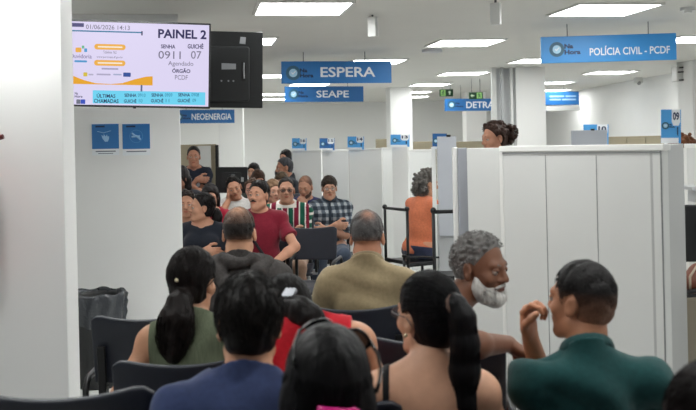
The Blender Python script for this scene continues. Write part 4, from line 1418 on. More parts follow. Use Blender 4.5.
placard(661.5, 680.5, 109.5, 143.2, 4.38, '09', 'large blue card with number 09 standing on the near booth corner', yaw=R(-12))
for a, b, y0, y1, d, n, dk, lab in ((292, 306.5, 138.2, 150.4, 11.62, '16', False, 'blue number card on the far booth panel behind the man in navy'),
                                    (319.5, 334.5, 138.2, 150.2, 12.45, '15', True, 'darker blue number card above the man in the checked shirt'),
                                    (347.5, 364, 136.5, 149.6, 11.42, '14', False, 'blue number card 14 right of the man in the checked shirt'),
                                    (390.5, 409.5, 134.6, 146.8, 10.83, '13', False, 'blue number card 13 left of the woman in orange'),
                                    (432.5, 447, 133.6, 149, 8.42, '', True, 'dark blue number card behind the grey screen sheet'),
                                    (583.5, 608.5, 124.4, 147, 10.4, '10', False, 'blue number card behind the screen over the near booth wall')):
    placard(a, b, y0, y1, d, n, lab, dk)

panel(576, 614, 147, 10.46, 10.44, 'white booth panel below the blue card seen over the near booth wall', frame=False)
# beige cabinets along the far wall
def cabinet(pxl, pxr, ytop, d, label, doors=2, depth=0.45, m=BEIGE):
    l, r = at(pxl, ytop, d), at(pxr, ytop, d)
    zt = (l.z + r.z) / 2
    l.z = r.z = 0
    m4, w = board(l, r)
    t = tag(empty('cabinet', M4=m4), label, 'cabinet', 'beige cabinets behind the booths')
    MB().box((0, zt / 2, -depth / 2), (w, zt, depth)).build('body', m, t, bevel=0.004)
    for i in range(doors):
        x = -w / 2 + w * (i + 0.5) / doors
        dd = MB().box((x, zt / 2, 0.008), (w / doors - 0.012, zt - 0.05, 0.016)).build('door', m, t, bevel=0.002)
        MB().box((x + w / doors * 0.38, zt * 0.55, 0.024), (0.015, 0.12, 0.016)).build('handle', CHROME, dd)
    return t
cabinet(376, 390, 139, 19.6, 'low beige cabinet far back left of the middle column')
cabinet(413, 436, 141.5, 19.4, 'low beige cabinet far back right of the middle column')
cabinet(452, 486, 141.5, 19.2, 'low beige cabinet far back beside the curly-haired woman')
cabinet(607, 664, 136.2, 11.2, 'long beige cabinet showing over the near booth wall beside placard 09', 3)
t = cabinet(172, 216, 144.5, 12.2, 'beige cabinet behind the standing woman in black', 1, 0.06)
t.name = 'display_board'
l, r = at(197.5, 146, 12.12), at(210.5, 146, 12.12)
zb = at(200, 215, 12.12).z
tag(MB().box(((l.x + r.x) / 2, 12.13, (l.z + zb) / 2), (r.x - l.x, 0.012, l.z - zb)).build('paper_sheet', LAM), 'tall white sheet on the beige cabinet behind the standing woman', 'sheet')
l = at(215.8, 145, 12.15)
tag(MB().box((l.x + 0.01, 12.18, l.z / 2), (0.035, 0.08, l.z)).build('dark_post', BLACKM), 'thin dark upright at the right edge of the beige cabinet', 'post')

# black monitor on a desk behind the waiting people
def desk(pos, size, label, rz=0.0, m=None, legs=True):
    t = tag(empty('desk', pos, rz), label, 'desk', 'service desks')
    w, dp, hh = size
    MB().box((0, 0, hh - 0.0125), (w, dp, 0.025)).build('desktop', m or BEIGE, t, bevel=0.003)
    for s in (-1, 1):
        MB().box((s * (w / 2 - 0.03), 0, (hh - 0.025) / 2), (0.03, dp - 0.06, hh - 0.025)).build('leg', LAMG, t, bevel=0.002)
    MB().box((0, dp / 2 - 0.06, hh * 0.6), (w - 0.09, 0.02, hh * 0.6)).build('modesty_panel', m or LAMG, t)
    return t
def monitor(px0, px1, y0, y1, d, label, base_z, sticker=True, back=True):
    l, r = at(px0, (y0 + y1) / 2, d), at(px1, (y0 + y1) / 2, d)
    m4, w = board(l, r)
    h = (y1 - y0) / FPX * d
    t = tag(empty('monitor', M4=m4), label, 'monitor')
    MB().box((0, 0, -0.015), (w, h, 0.03)).build('casing', BLACKP, t, bevel=0.005)
    MB().prism(rrect(-w * 0.3, -h * 0.3, w * 0.3, h * 0.3, 0.02), -0.002, 0.02).build('rear_housing', M('housing_black', (30, 32, 34), rough=0.5), t, bevel=0.005)
    drop = m4.translation.z - base_z
    MB().box((0, -drop / 2 + h * 0.1, 0.035), (0.06, drop + h * 0.2, 0.03)).build('stand', BLACKP, t, bevel=0.003)
    MB().box((0, -drop + 0.008, 0.03), (0.24, 0.016, 0.2)).build('stand_base', BLACKP, t, bevel=0.003)
    if sticker:
        MB().box((w * 0.31, h * 0.02, 0.0005), (w * 0.14, w * 0.14, 0.001)).build('sticker', M('sticker_grey', (186, 188, 190), rough=0.5), t)
        MB().box((0.02, h * 0.20, 0.0206), (w * 0.12, h * 0.05, 0.001)).build('maker_mark', M('mark_grey', (120, 124, 128), rough=0.4), t)
    return t
q = at(231, 178, 11.2)
desk((q.x - 0.1, 11.4, 0), (0.62, 0.5, 0.92), 'grey service desk under the black monitor behind the waiting people')
monitor(215.5, 247.5, 167, 193, 11.2, 'black monitor seen from behind left of the dark-haired woman', 0.92)

# inside the booth at the right edge
q = at(705, 300, 4.75)
desk((q.x + 0.15, 5.0, 0), (0.85, 0.62, 0.825), 'beige counter inside the booth at the right edge', R(-8), M('counter_beige', (206, 196, 176), rough=0.45, noise=(5, 0.04)))
monitor(684, 748, 205, 262, 4.9, 'black monitor in the booth at the right edge', 0.825, sticker=False)
panel(685, 740, 147.5, 6.2, 6.0, 'white partition seen past the near booth corner at right', joints=())
l = at(690, 186.5, 5.98)
sh = tag(empty('shelf', (l.x + 0.2, 5.86, l.z)), 'thin grey shelf on the white partition at the right edge', 'shelf')
MB().box((0, 0, 0), (0.55, 0.26, 0.02)).build('board', LAMG, sh)
for s in (-0.2, 0.2):
    MB().box((s, 0.03, -0.05), (0.02, 0.2, 0.08)).build('bracket', LAMG, sh)
# brown bag with strap and a black puck on the counter
q = at(688, 280, 4.72)
bg = tag(empty('handbag', (q.x + 0.03, q.y, 0.825), R(15)), 'reddish-brown bag under the monitor at the right edge', 'bag')
blob('pouch', [ell((0, 0, 0.062), (0.075, 0.045, 0.058), 0.02), ell((0.02, 0, 0.12), (0.045, 0.03, 0.035), 0.03)], 0.005, M('brown_leather', (112, 60, 38), rough=0.45, bump=(40, 0.4)), bg, wave=waves(0.004, 3), region=lambda X, Y, Z: 0.002 - Z + 0 * X + 0 * Y)
MB().tube([(-0.05, -0.04, 0.03), (-0.06, -0.055, 0.10), (-0.01, -0.05, 0.16), (0.05, -0.05, 0.10), (0.03, -0.05, 0.03)], 0.006, 8).build('strap', M('strap_cream', (196, 180, 160), rough=0.6), bg, smooth=True)
q = at(689, 297, 4.66)
st = tag(empty('stapler', (q.x + 0.02, q.y, 0.825), R(5)), 'black stapler lying on the beige counter at the right edge', 'stapler')
MB().box((0, 0, 0.008), (0.13, 0.035, 0.014)).build('base', BLACKP, st, bevel=0.003)
MB().box((0, 0, 0.03), (0.12, 0.03, 0.018), rot=Matrix.Rotation(R(-8), 3, 'Y')).build('arm', BLACKP, st, bevel=0.004)
MB().box((0.045, 0, 0.018), (0.03, 0.03, 0.03)).build('hinge', CHROME, st)

# ------------------------------------------------------------------ chairs
SEATC = M('chair_shell', (30, 34, 45), rough=0.5, noise=(30, 0.08), bump=(200, 0.08))
def sheet(fn, nu, nv, th):
    """a curved board of even thickness; fn(u, v) gives point and normal, both u and v from 0 to 1"""
    vs, fs = [], []
    for side in (0, 1):
        for i in range(nu + 1):
            for j in range(nv + 1):
                p, n = fn(i / nu, j / nv)
                vs.append(Vector(p) + Vector(n).normalized() * (th * (0.5 - side)))
    N = (nu + 1) * (nv + 1)
    g = lambda i, j, s: s * N + i * (nv + 1) + j
    for i in range(nu):
        for j in range(nv):
            fs.append((g(i, j, 0), g(i + 1, j, 0), g(i + 1, j + 1, 0), g(i, j + 1, 0)))
            fs.append((g(i, j + 1, 1), g(i + 1, j + 1, 1), g(i + 1, j, 1), g(i, j, 1)))
    for i in range(nu):
        fs.append((g(i, 0, 1), g(i + 1, 0, 1), g(i + 1, 0, 0), g(i, 0, 0)))
        fs.append((g(i, nv, 0), g(i + 1, nv, 0), g(i + 1, nv, 1), g(i, nv, 1)))
    for j in range(nv):
        fs.append((g(0, j, 0), g(0, j + 1, 0), g(0, j + 1, 1), g(0, j, 1)))
        fs.append((g(nu, j, 1), g(nu, j + 1, 1), g(nu, j + 1, 0), g(nu, j, 0)))
    return MB().add(vs, fs)

def make_chair():
    """waiting-room chair facing +y, middle of the seat over the origin"""
    t = empty('waiting_chair')
    def back(u, v):
        x = (u - 0.5) * 0.47
        z = 0.635 + v * 0.270
        edge = abs(u - 0.5) * 2
        z += v * (0.028 * edge ** 2) - (0.028 * max(0, edge - 0.86) / 0.14 * v ** 6)
        y = -0.215 - 0.06 * v + 0.035 * edge ** 2
        return (x, y, z), (0, 1, 0.15)
    sheet(back, 18, 12, 0.022).build('backrest', SEATC, t, smooth=True, bevel=0.006)
    def seat(u, v):
        edge = abs(u - 0.5) * 2
        y = -0.20 + v * 0.43
        z = 0.435 + 0.008 * edge ** 2 - 0.03 * max(0, v - 0.8) ** 2 / 0.04 + 0.012 * max(0, 0.2 - v) / 0.2
        return ((u - 0.5) * 0.46, y, z), (0, 0, 1)
    sheet(seat, 14, 14, 0.024).build('seat', SEATC, t, smooth=True, bevel=0.006)
    MB().box((0, 0.0, 0.405), (0.54, 0.07, 0.045)).build('beam', CHROME, t, bevel=0.004)
    for s in (-1, 1):
        MB().box((s * 0.19, -0.238, 0.60), (0.035, 0.02, 0.40), rot=Matrix.Rotation(R(6), 3, 'X')).build('upright', BLACKM, t, bevel=0.004)
        a = MB().tube([(s * 0.262, -0.24, 0.40), (s * 0.262, -0.25, 0.62), (s * 0.262, -0.20, 0.66), (s * 0.262, 0.10, 0.655), (s * 0.262, 0.14, 0.63), (s * 0.262, 0.12, 0.42)], 0.014, 8)
        a.build('armrest', BLACKM, t, smooth=True)
        MB().tube([(s * 0.17, -0.05, 0.40), (s * 0.19, -0.24, 0.012)], 0.015, 8).build('leg', CHROME, t, smooth=True)
        MB().tube([(s * 0.17, 0.05, 0.40), (s * 0.19, 0.24, 0.012)], 0.015, 8).build('leg', CHROME, t, smooth=True)
    return t
_chair = []
def chair(x, y, yaw, label, scale=None, dz=None):
    if not _chair:
        _chair.append(make_chair())
        c = _chair[0]
    else:
        c = copy_tree(_chair[0])
    c.location = (x, y, 0)
    c.rotation_euler = (0, 0, R(yaw))
    if scale:
        c.scale = scale
    return tag(c, label, 'chair', 'dark waiting-room chairs')

# open black tubular chairs by the booths
def make_frame_chair():
    t = empty('tubular_chair')
    for s in (-1, 1):
        MB().tube([(s * 0.2, -0.2, 0.012), (s * 0.2, -0.2, 0.99)], 0.014, 8).build('back_post', BLACKM, t, smooth=True)
        MB().tube([(s * 0.2, 0.2, 0.012), (s * 0.2, 0.2, 0.47)], 0.014, 8).build('leg', BLACKM, t, smooth=True)
        MB().tube([(s * 0.2, -0.2, 0.47), (s * 0.2, 0.2, 0.47)], 0.012, 8).build('side_rail', BLACKM, t, smooth=True)
        MB().ball((s * 0.2, -0.2, 0.985), 0.024).build('post_knob', BLACKM, t, smooth=True)
    MB().tube([(-0.2, -0.2, 0.975), (0.2, -0.2, 0.975)], 0.014, 8).build('top_bar', BLACKM, t, smooth=True)
    MB().tube([(-0.2, -0.2, 0.50), (0.2, -0.2, 0.50)], 0.012, 8).build('lower_bar', BLACKM, t, smooth=True)
    MB().box((0, 0, 0.485), (0.42, 0.40, 0.025)).build('seat', BLACKP, t, bevel=0.008)
    return t
fc0 = make_frame_chair()
def frame_chair(px, d, yaw, label, first=False, scale=(1, 1, 1)):
    c = fc0 if first else copy_tree(fc0)
    p = at(px, 200, d)
    c.location = (p.x, d, 0)
    c.rotation_euler = (0, 0, R(yaw))
    c.scale = scale
    tag(c, label, 'chair', 'black tubular chairs at the booths')

# waste bin with a liner against the left wall
q = at(97, 293, 6.55)
bn = tag(empty('waste_bin', (q.x, q.y, 0)), 'black waste bin with a crumpled bag liner beside the left wall', 'bin')
rz_ = q.z
prof = [(0.0, 0.0), (0.145, 0.0), (0.15, 0.02), (0.175, rz_ - 0.02), (0.18, rz_ - 0.01), (0.17, rz_ - 0.01), (0.162, rz_ - 0.03), (0.14, 0.03), (0.0, 0.03)]
vs, fs = [], []
n = 32
for r_, z_ in prof:
    for i in range(n):
        vs.append((r_ * math.cos(2 * math.pi * i / n), r_ * math.sin(2 * math.pi * i / n), z_))
for j in range(len(prof) - 1):
    for i in range(n):
        fs.append((j * n + i, j * n + (i + 1) % n, (j + 1) * n + (i + 1) % n, (j + 1) * n + i))
MB().add(vs, fs).build('bucket', BLACKP, bn, smooth=True)
rs_ = np.random.RandomState(4)
vs, fs = [], []
n = 72
rows = [(0.140, rz_ - 0.16), (0.166, rz_ - 0.05), (0.174, rz_ + 0.0), (0.186, rz_ + 0.010), (0.194, rz_ - 0.005), (0.191, rz_ - 0.06), (0.186, rz_ - 0.13), (0.180, rz_ - 0.20)]
for j, (r_, z_) in enumerate(rows):
    for i in range(n):
        a = 2 * math.pi * i / n
        am = 0.005 + 0.006 * (j > 3)
        rr_ = r_ + am * math.sin(11 * a + j) + am * 0.8 * math.sin(23 * a + 2.1 * j) + rs_.uniform(-0.003, 0.003)
        vs.append((rr_ * math.cos(a), rr_ * math.sin(a), z_ + 0.008 * math.sin(7 * a + j) + (0.02 * math.sin(5 * a) if j == len(rows) - 1 else 0)))
for j in range(len(rows) - 1):
    for i in range(n):
        fs.append((j * n + i, j * n + (i + 1) % n, (j + 1) * n + (i + 1) % n, (j + 1) * n + i))
MB().add(vs, fs).build('bag_liner', M('bin_bag', (58, 61, 66), rough=0.2, spec=0.6, bump=(25, 0.6)), bn, smooth=True)
# ------------------------------------------------------------------ people with their backs to the lens
BACKS, FRONTS = 'people waiting with their backs to the lens', 'people waiting who face the lens'
TAN, BROWN, DEEP, LIGHT, OLIVE = (194, 144, 114), (168, 118, 90), (118, 80, 61), (208, 160, 132), (184, 136, 106)

# woman in the green sleeveless top
p = person('woman with a dark ponytail in a sleeveless green ribbed top, seated at left', 192, 247.5, 3.5, 4, True, TAN, (26, 21, 20), 'pony', dict(type='tank', c=(98, 106, 86), arm=0.150, mat=M('green_rib', (98, 106, 86), rough=0.85, spec=0.2, noise=(18, 0.16, (14, 14, 0.4)), bump=(18, 0.4, (14, 14, 0.4)))), hy=-24, hp=-4, h=0.005, group=BACKS, seed=11,
           hands={-1: dict(abs=(-0.245, 0.13, 0.60), pole=(-0.4, -1, 0.0), h=(0.1, 1, -0.1), n=(0, 0, -1))},
           hair_kw=dict(grow=0.016, tie=(0.012, -0.108, -0.035), path=[(0, 0.03, 0.0), (0, -0.02, -0.03), (0.0, -0.035, -0.08), (-0.005, -0.03, -0.14), (-0.01, -0.025, -0.20), (-0.012, -0.02, -0.235)], rad=[0.03, 0.042, 0.056, 0.06, 0.048, 0.018], wob=0.010, loose=1.1))
head_part(p, 'hair_pin', MB().ball((0.0, -0.122, 0.018), 0.008, 10, 8), M('pearl', (226, 214, 180), rough=0.25, metal=0.3))
head_part(p, 'hair_tie', MB().tube([(0.012 + 0.03 * math.cos(R(a)), -0.116 + 0.026 * math.sin(R(a)), -0.048) for a in range(0, 360, 30)], 0.008, 8, True), M('tie_black', (18, 17, 18), rough=0.7))
# man in the navy T-shirt
p = person('man with thick black hair in a navy blue T-shirt, seated in the front middle-left', 248, 274, 2.4, -3, False, TAN, (24, 21, 20), 'short', dict(c=(50, 62, 98), fd=(1.0, 0.3, 0.5)), hy=10, hp=-2, h=0.005, group=BACKS, seed=12, w=1.0, fold=0.011,
           hair_kw=dict(grow=0.017, nape=-0.074, len=0.034, lift=0.012, side=(0.014, -0.05)), collar=None)
# balding man in the charcoal hoodie
def thin_a(x, y, z):
    return 0.80 * np.exp(-((x / 0.040) ** 2 + ((y + 0.055) / 0.045) ** 2 + ((z - 0.115) / 0.05) ** 2)) + 0.10 * (z > 0.05) + 0.25 * np.exp(-((z + 0.028) / 0.02) ** 2)
p = person('balding man in a charcoal hooded sweatshirt, seated with his back turned', 238.5, 206, 4.45, 2, False, TAN, (38, 35, 34), 'thin', dict(type='long', c=(72, 69, 68), mat=M('charcoal_marl', (72, 69, 68), rough=0.9, spec=0.15, noise=(90, 0.25), bump=(30, 0.3))), hy=-3, hp=-3, h=0.0055, group=BACKS, seed=13, w=1.12, fold=0.005,
           hair_kw=dict(grow=0.007, nape=-0.024, mix=thin_a, len=0.010, lift=0.004))
A, T = p['A'], p['T']
hood = []
hp0 = [A(0.13, 0.05, T - 0.05), A(0.125, -0.03, T - 0.005), A(0.09, -0.095, T - 0.04), A(0.035, -0.135, T - 0.105), A(-0.035, -0.135, T - 0.105), A(-0.09, -0.095, T - 0.04), A(-0.125, -0.03, T - 0.005), A(-0.13, 0.05, T - 0.05)]
hp1 = [A(0.10, 0.05, T - 0.02), A(0.095, -0.02, T + 0.015), A(0.065, -0.075, T + 0.02), A(0.02, -0.10, T + 0.01), A(-0.02, -0.10, T + 0.01), A(-0.065, -0.075, T + 0.02), A(-0.095, -0.02, T + 0.015), A(-0.10, 0.05, T - 0.02)]
for i in range(7):
    hood += [cone(hp0[i], hp0[i + 1], 0.040, 0.040, 0.02), cone(hp1[i], hp1[i + 1], 0.026, 0.026, 0.015)]
blob('hood', hood, 0.0055, M('charcoal_marl', (72, 69, 68)), p['root'], wave=waves(0.005, 7, 1.1))
# woman in red, leaning forward
p = person('woman in a bright red sleeveless top with her hair clipped up', 290, 278, 3.1, -4, True, TAN, (24, 21, 21), 'pony', dict(type='tank', c=(186, 26, 40), arm=0.128, dip=0.07), lean=8, side=-5, hy=-8, hp=-34, hoff=(-0.035, 0.05, -0.125), h=0.005, group=BACKS, seed=14, w=0.92,
           hands={-1: dict(abs=(0.0, -0.20, 0.955), pole=(-1, -0.4, -0.1), h=(1, 0, -0.1), n=(0, 0, -1))},
           hair_kw=dict(grow=0.014, tie=(0.045, -0.096, -0.008), path=[(-0.01, 0.03, 0.0), (0.015, -0.025, -0.015), (0.05, -0.045, -0.035), (0.085, -0.045, -0.058), (0.11, -0.035, -0.075)], rad=[0.03, 0.036, 0.040, 0.036, 0.022], wob=0.006))
hc = MB()
for i in range(3):
    hc.box((0.044 + 0.012 * (i - 1), -0.138, 0.020), (0.011, 0.016, 0.030), rot=Matrix.Rotation(R(25), 3, 'Y'))
head_part(p, 'hair_clip', hc, M('silver_clip', (172, 175, 182), rough=0.35, metal=0.2), smooth=False)
# man in the olive polo
def thin_b(x, y, z):
    return 0.9 * np.exp(-(((x - 0.008) / 0.026) ** 2 + ((y + 0.07) / 0.03) ** 2 + ((z - 0.098) / 0.03) ** 2)) + 0.35 * np.exp(-((z + 0.02) / 0.016) ** 2)
p = person('grey-haired man in an olive khaki polo shirt, seated with his back turned', 366.5, 209, 4.35, -4, False, (190, 132, 104), (84, 82, 82), 'thin', dict(c=(152, 136, 106), fd=(0.6, 0.2, 1.0)), hy=0, hp=-6, h=0.0055, group=BACKS, seed=15, w=0.96, fold=0.010, collar=(140, 124, 96),
           hair_kw=dict(grow=0.009, nape=-0.016, mix=thin_b, len=0.014, lift=0.004))
# woman with sunglasses pushed up, nearest
p = person('woman with sleek black hair, sunglasses pushed up and a pink hair clip', 329.5, 328, 2.0, 3, True, TAN, (17, 16, 18), 'long', dict(c=(52, 46, 52)), lean=12, hy=3, hp=-3, hr=4, h=0.0045, group=BACKS, seed=16,
           hair_kw=dict(grow=0.022, low=-0.27, wave=0.3))
sg = MB()
tilt = roty(15)
for s in (-1, 1):
    sg.tube([V3(s * 0.070, 0.062, 0.118) @ tilt.T, V3(s * 0.090, 0.03, 0.100) @ tilt.T, V3(s * 0.097, -0.02, 0.078) @ tilt.T, V3(s * 0.095, -0.06, 0.056) @ tilt.T, V3(s * 0.090, -0.085, 0.038) @ tilt.T], [0.0045, 0.0042, 0.0040, 0.0042, 0.0052], 8)
    sg.tube([V3(s * 0.038 + 0.034 * math.cos(R(a)), 0.068 - 0.012 * math.sin(R(a)), 0.114 + 0.022 * math.sin(R(a)) - 0.006 * abs(math.cos(R(a)))) @ tilt.T for a in range(0, 360, 24)], 0.0042, 6, True)
sg.tube([V3(-0.010, 0.062, 0.130) @ tilt.T, V3(0.010, 0.062, 0.130) @ tilt.T], 0.004, 6)
sun = head_part(p, 'sunglasses', sg, M('sunglass_black', (14, 14, 15), rough=0.18))
ln_ = MB()
for s in (-1, 1):
    ln_.add([V3(s * 0.038 + 0.032 * math.cos(R(a)), 0.068 - 0.012 * math.sin(R(a)), 0.114 + 0.020 * math.sin(R(a)) - 0.006 * abs(math.cos(R(a)))) @ tilt.T for a in range(0, 360, 24)], [tuple(range(15))])
ln_.build('lens', M('sunglass_lens', (20, 18, 20), rough=0.08, alpha=0.93), sun)
cl = MB().tube([(-0.030, -0.142, -0.012), (-0.005, -0.146, -0.015), (0.025, -0.145, -0.018), (0.052, -0.134, -0.021)], [0.007, 0.0075, 0.0085, 0.011], 8)
cl.tube([(0.042, -0.141, -0.010), (0.053, -0.136, -0.029)], 0.006, 8)
head_part(p, 'hair_clip', cl, M('hot_pink', (226, 30, 140), rough=0.35))
# woman with the long ponytail and black straps
p = person('woman with a long straight black ponytail in a black strappy top', 430, 272, 2.7, -4, True, LIGHT, (17, 16, 18), 'pony', dict(type='cami', c=(20, 20, 22), back=0.25, strap=0.118), hy=38, hp=2, h=0.005, group=BACKS, seed=17, w=0.90, glasses=(60, 56, 58),
           hair_kw=dict(grow=0.014, tie=(0.004, -0.100, 0.048), path=[(0, 0.025, 0.0), (0.004, -0.022, 0.004), (0.010, -0.042, -0.03), (0.014, -0.046, -0.10), (0.016, -0.042, -0.18), (0.018, -0.036, -0.27), (0.018, -0.03, -0.36), (0.018, -0.026, -0.50)], rad=[0.022, 0.027, 0.034, 0.039, 0.042, 0.042, 0.038, 0.018], loose=1.0, wave=0.0))
head_part(p, 'hair_tie', MB().tube([(0.006 + 0.028 * math.cos(R(a)), -0.122 + 0.012 * math.sin(R(a)), 0.052 + 0.027 * math.sin(R(a))) for a in range(0, 360, 30)], 0.008, 8, True), M('tie_brown', (92, 70, 60), rough=0.8))
head_part(p, 'earring', MB().ball((-0.083, -0.004, -0.044), 0.0065, 8, 6), M('pearl', (226, 214, 180)))
# grey-bearded man turned sideways
p = person('grey-haired man with a white beard in a dark T-shirt, arm over a chair', 479, 232, 3.4, -84, False, DEEP, (112, 110, 108), 'curly', dict(c=(58, 60, 66)), lean=13, hy=-46, hp=-4, h=0.005, group='people turned sideways', seed=18, facial='full', hoff=(0, 0.07, 0),
           hands={1: dict(abs=(0.30, 0.245, 0.955), pole=(1.0, -0.9, 0.2), h=(0.10, 0.85, -0.55), n=(0.1, -0.5, -0.8), curl=34, thumb=0.6)},
           hair_kw=dict(grow=0.006, puff=0.003, lump=(0.005, 0.009), n=420, drop=0.006, front=(0.066, 0.088), side=(0.004, -0.02), nape=-0.06, curl=0.004))
# man in the green polo, fist at his chin
def fade(x, y, z):
    return np.clip((0.045 - z) / 0.085, 0, 1) * 0.62 + np.clip((-0.045 - z) / 0.03, 0, 1) * 0.4
p = person('man with a fade haircut in a dark green polo shirt, fist at his chin', 586, 259, 2.75, 2, False, (184, 130, 100), (26, 24, 24), 'fade', dict(c=(22, 66, 66), fd=(1.0, 0.2, 0.8)), lean=8, hy=42, hp=3, hs=0.93, hoff=(0, 0, 0.028), h=0.005, group=BACKS, seed=19, w=0.84, fold=0.011, collar=(20, 60, 60),
           hands={-1: dict(abs=(-0.125, 0.215, 1.02), pole=(0.45, 0.7, -1), h=(-0.10, 0.0, 1), n=(0.75, -0.6, 0.0), curl=62, thumb=0.9)},
           hair_kw=dict(grow=0.008, nape=-0.058, mix=fade, len=0.010, lift=0.005, side=(0.012, -0.05), front=(0.078, 0.072)))
# girl cut by the corner
p = person('person with dark hair and a purple hair tie in the lower right corner', 700, 366, 1.78, 8, True, LIGHT, (30, 24, 24), 'pony', dict(c=(214, 190, 200)), lean=8, hy=6, hp=-30, hoff=(0, 0.03, -0.12), h=0.005, group=BACKS, seed=20,
           hair_kw=dict(grow=0.018, tie=(-0.03, -0.098, 0.06), path=[(0, 0.02, 0.0), (0, -0.03, 0.01), (0.0, -0.045, -0.04), (0.0, -0.04, -0.12), (0.0, -0.03, -0.22)], rad=[0.02, 0.03, 0.04, 0.045, 0.02], loose=1.2, wob=0.006))
head_part(p, 'hair_tie', MB().tube([(-0.03 + 0.027 * math.cos(R(a)), -0.118 + 0.012 * math.sin(R(a)), 0.072 + 0.025 * math.sin(R(a))) for a in range(0, 360, 30)], 0.010, 8, True), M('tie_purple', (160, 120, 190), rough=0.7))
# woman in orange at the booth
p = person('woman with curly grey hair in an orange top, seated at a booth', 427, 171, 9.1, -58, True, TAN, (104, 100, 96), 'curly', dict(c=(206, 118, 84), sleeve=0.9), lean=9, hy=-12, hp=-4, h=0.007, seed=21, w=1.22, pants=(46, 52, 74), face=False, seat=0.50, group='people turned sideways',
           hair_kw=dict(grow=0.016, puff=0.03, n=150, nape=-0.10, lumps=[((0.0, -0.10, -0.05), 0.06), ((0.05, -0.07, -0.06), 0.05), ((-0.05, -0.07, -0.06), 0.05)], curl=0.012))
# curly-haired woman standing behind the near booth
p = person('woman with brown curly hair in a bun, standing behind the near booth wall', 494, 121.5, 7.3, 112, True, (178, 128, 104), (56, 40, 34), 'bun', dict(c=(70, 72, 80)), stand=True, arms='down', h=0.006, hp=-6, seed=22, group='people standing',
           hair_kw=dict(grow=0.010, puff=0.008, n=120, lumps=[((0.0, -0.145, 0.04), 0.060), ((0.0, -0.12, -0.01), 0.045)], curl=0.010))
q = person('person with reddish-brown hair behind placard 09, only the hair showing', 681, 133.5, 6.9, 20, True, TAN, (104, 66, 44), 'bun', dict(c=(150, 150, 156)), stand=True, arms='down', h=0.008, face=False, seed=23, group='people standing', hair_kw=dict(grow=0.012, n=60))

# ------------------------------------------------------------------ people facing the lens
H = 0.0065
def strap_part(info, pts, r, m):
    A_ = info['A']
    MB().tube([A_(*q) for q in pts], r, 6).build('bag_strap', m, info['root'], smooth=True)
# maroon shirt
p = person('man with a moustache in a maroon T-shirt, dark strap across it, looking up', 260, 180, 8.0, 176, False, (192, 140, 115), (28, 24, 23), 'short', dict(c=(122, 28, 46), hem=-0.04), lean=2, hy=-18, hp=8, hs=1.0, h=0.0055, group=FRONTS, seed=31, w=1.02, facial='mustache', pants=(70, 74, 84),
           hands={-1: dict(abs=(-0.16, 0.34, 0.66), pole=(-1, -0.2, -0.2), h=(0.6, 0.8, -0.3), n=(0, 0, -1))}, hair_kw=dict(grow=0.012, len=0.022, lift=0.010, front=(0.074, 0.074)))
strap_part(p, [(0.13, -0.02, p['T'] - 0.02), (0.12, 0.075, p['T'] - 0.07), (0.06, 0.14, p['T'] - 0.16), (0.0, 0.148, p['T'] - 0.26), (-0.08, 0.14, p['T'] - 0.38), (-0.14, 0.08, 0.06)], 0.012, M('strap_black', (34, 26, 32), rough=0.8))
# black T-shirt woman in profile
p = person('woman in a black T-shirt with arms crossed, her head turned to the left edge', 204, 192.5, 8.0, 176, True, (192, 142, 116), (24, 21, 22), 'pony', dict(c=(30, 34, 44), dip=0.05), arms='crossed', lean=2, hy=-66, hp=4, h=0.0055, group=FRONTS, seed=32, w=1.1,
           hair_kw=dict(grow=0.012, tie=(0.02, -0.108, -0.02), path=[(0, 0.03, 0), (0, -0.02, -0.02), (0, -0.035, -0.06), (0.0, -0.03, -0.13), (0.0, -0.02, -0.17)], rad=[0.03, 0.038, 0.044, 0.04, 0.015]))
# woman at the far left
person('woman with tied dark hair in a cream patterned top, beside the left wall edge', 187, 190, 8.6, 178, True, (190, 140, 114), (40, 32, 28), 'bun', dict(c=(176, 168, 142), sleeve=0.4, dip=0.06), arms='lap', hy=4, h=H, group=FRONTS, seed=33, hair_kw=dict(grow=0.009, n=60, puff=0.004, curl=0.004))
# woman with glasses and red top
person('woman with dark-framed glasses in a crimson top behind the woman in black', 210, 183.5, 9.2, 182, True, (196, 146, 122), (30, 26, 27), 'long', dict(c=(150, 24, 48)), hy=10, hp=-12, h=H, group=FRONTS, seed=34, glasses=(30, 24, 30), hair_kw=dict(grow=0.014, low=-0.14))
# young man propping his head
p = person('young man in a white T-shirt leaning over with a hand propping his head', 231, 176, 10.0, 180, False, (184, 134, 108), (26, 23, 22), 'short', dict(c=(206, 204, 202)), lean=6, side=0, hy=6, hp=-10, hr=14, h=H, group=FRONTS, seed=35,
           hands={1: dict(chin=(0.088, 0.045, -0.10), pole=(0.8, 0.4, -1), h=(0.0, 0.0, 1), n=(-1, -0.1, 0), curl=20)}, hair_kw=dict(grow=0.012, len=0.02, lift=0.008))
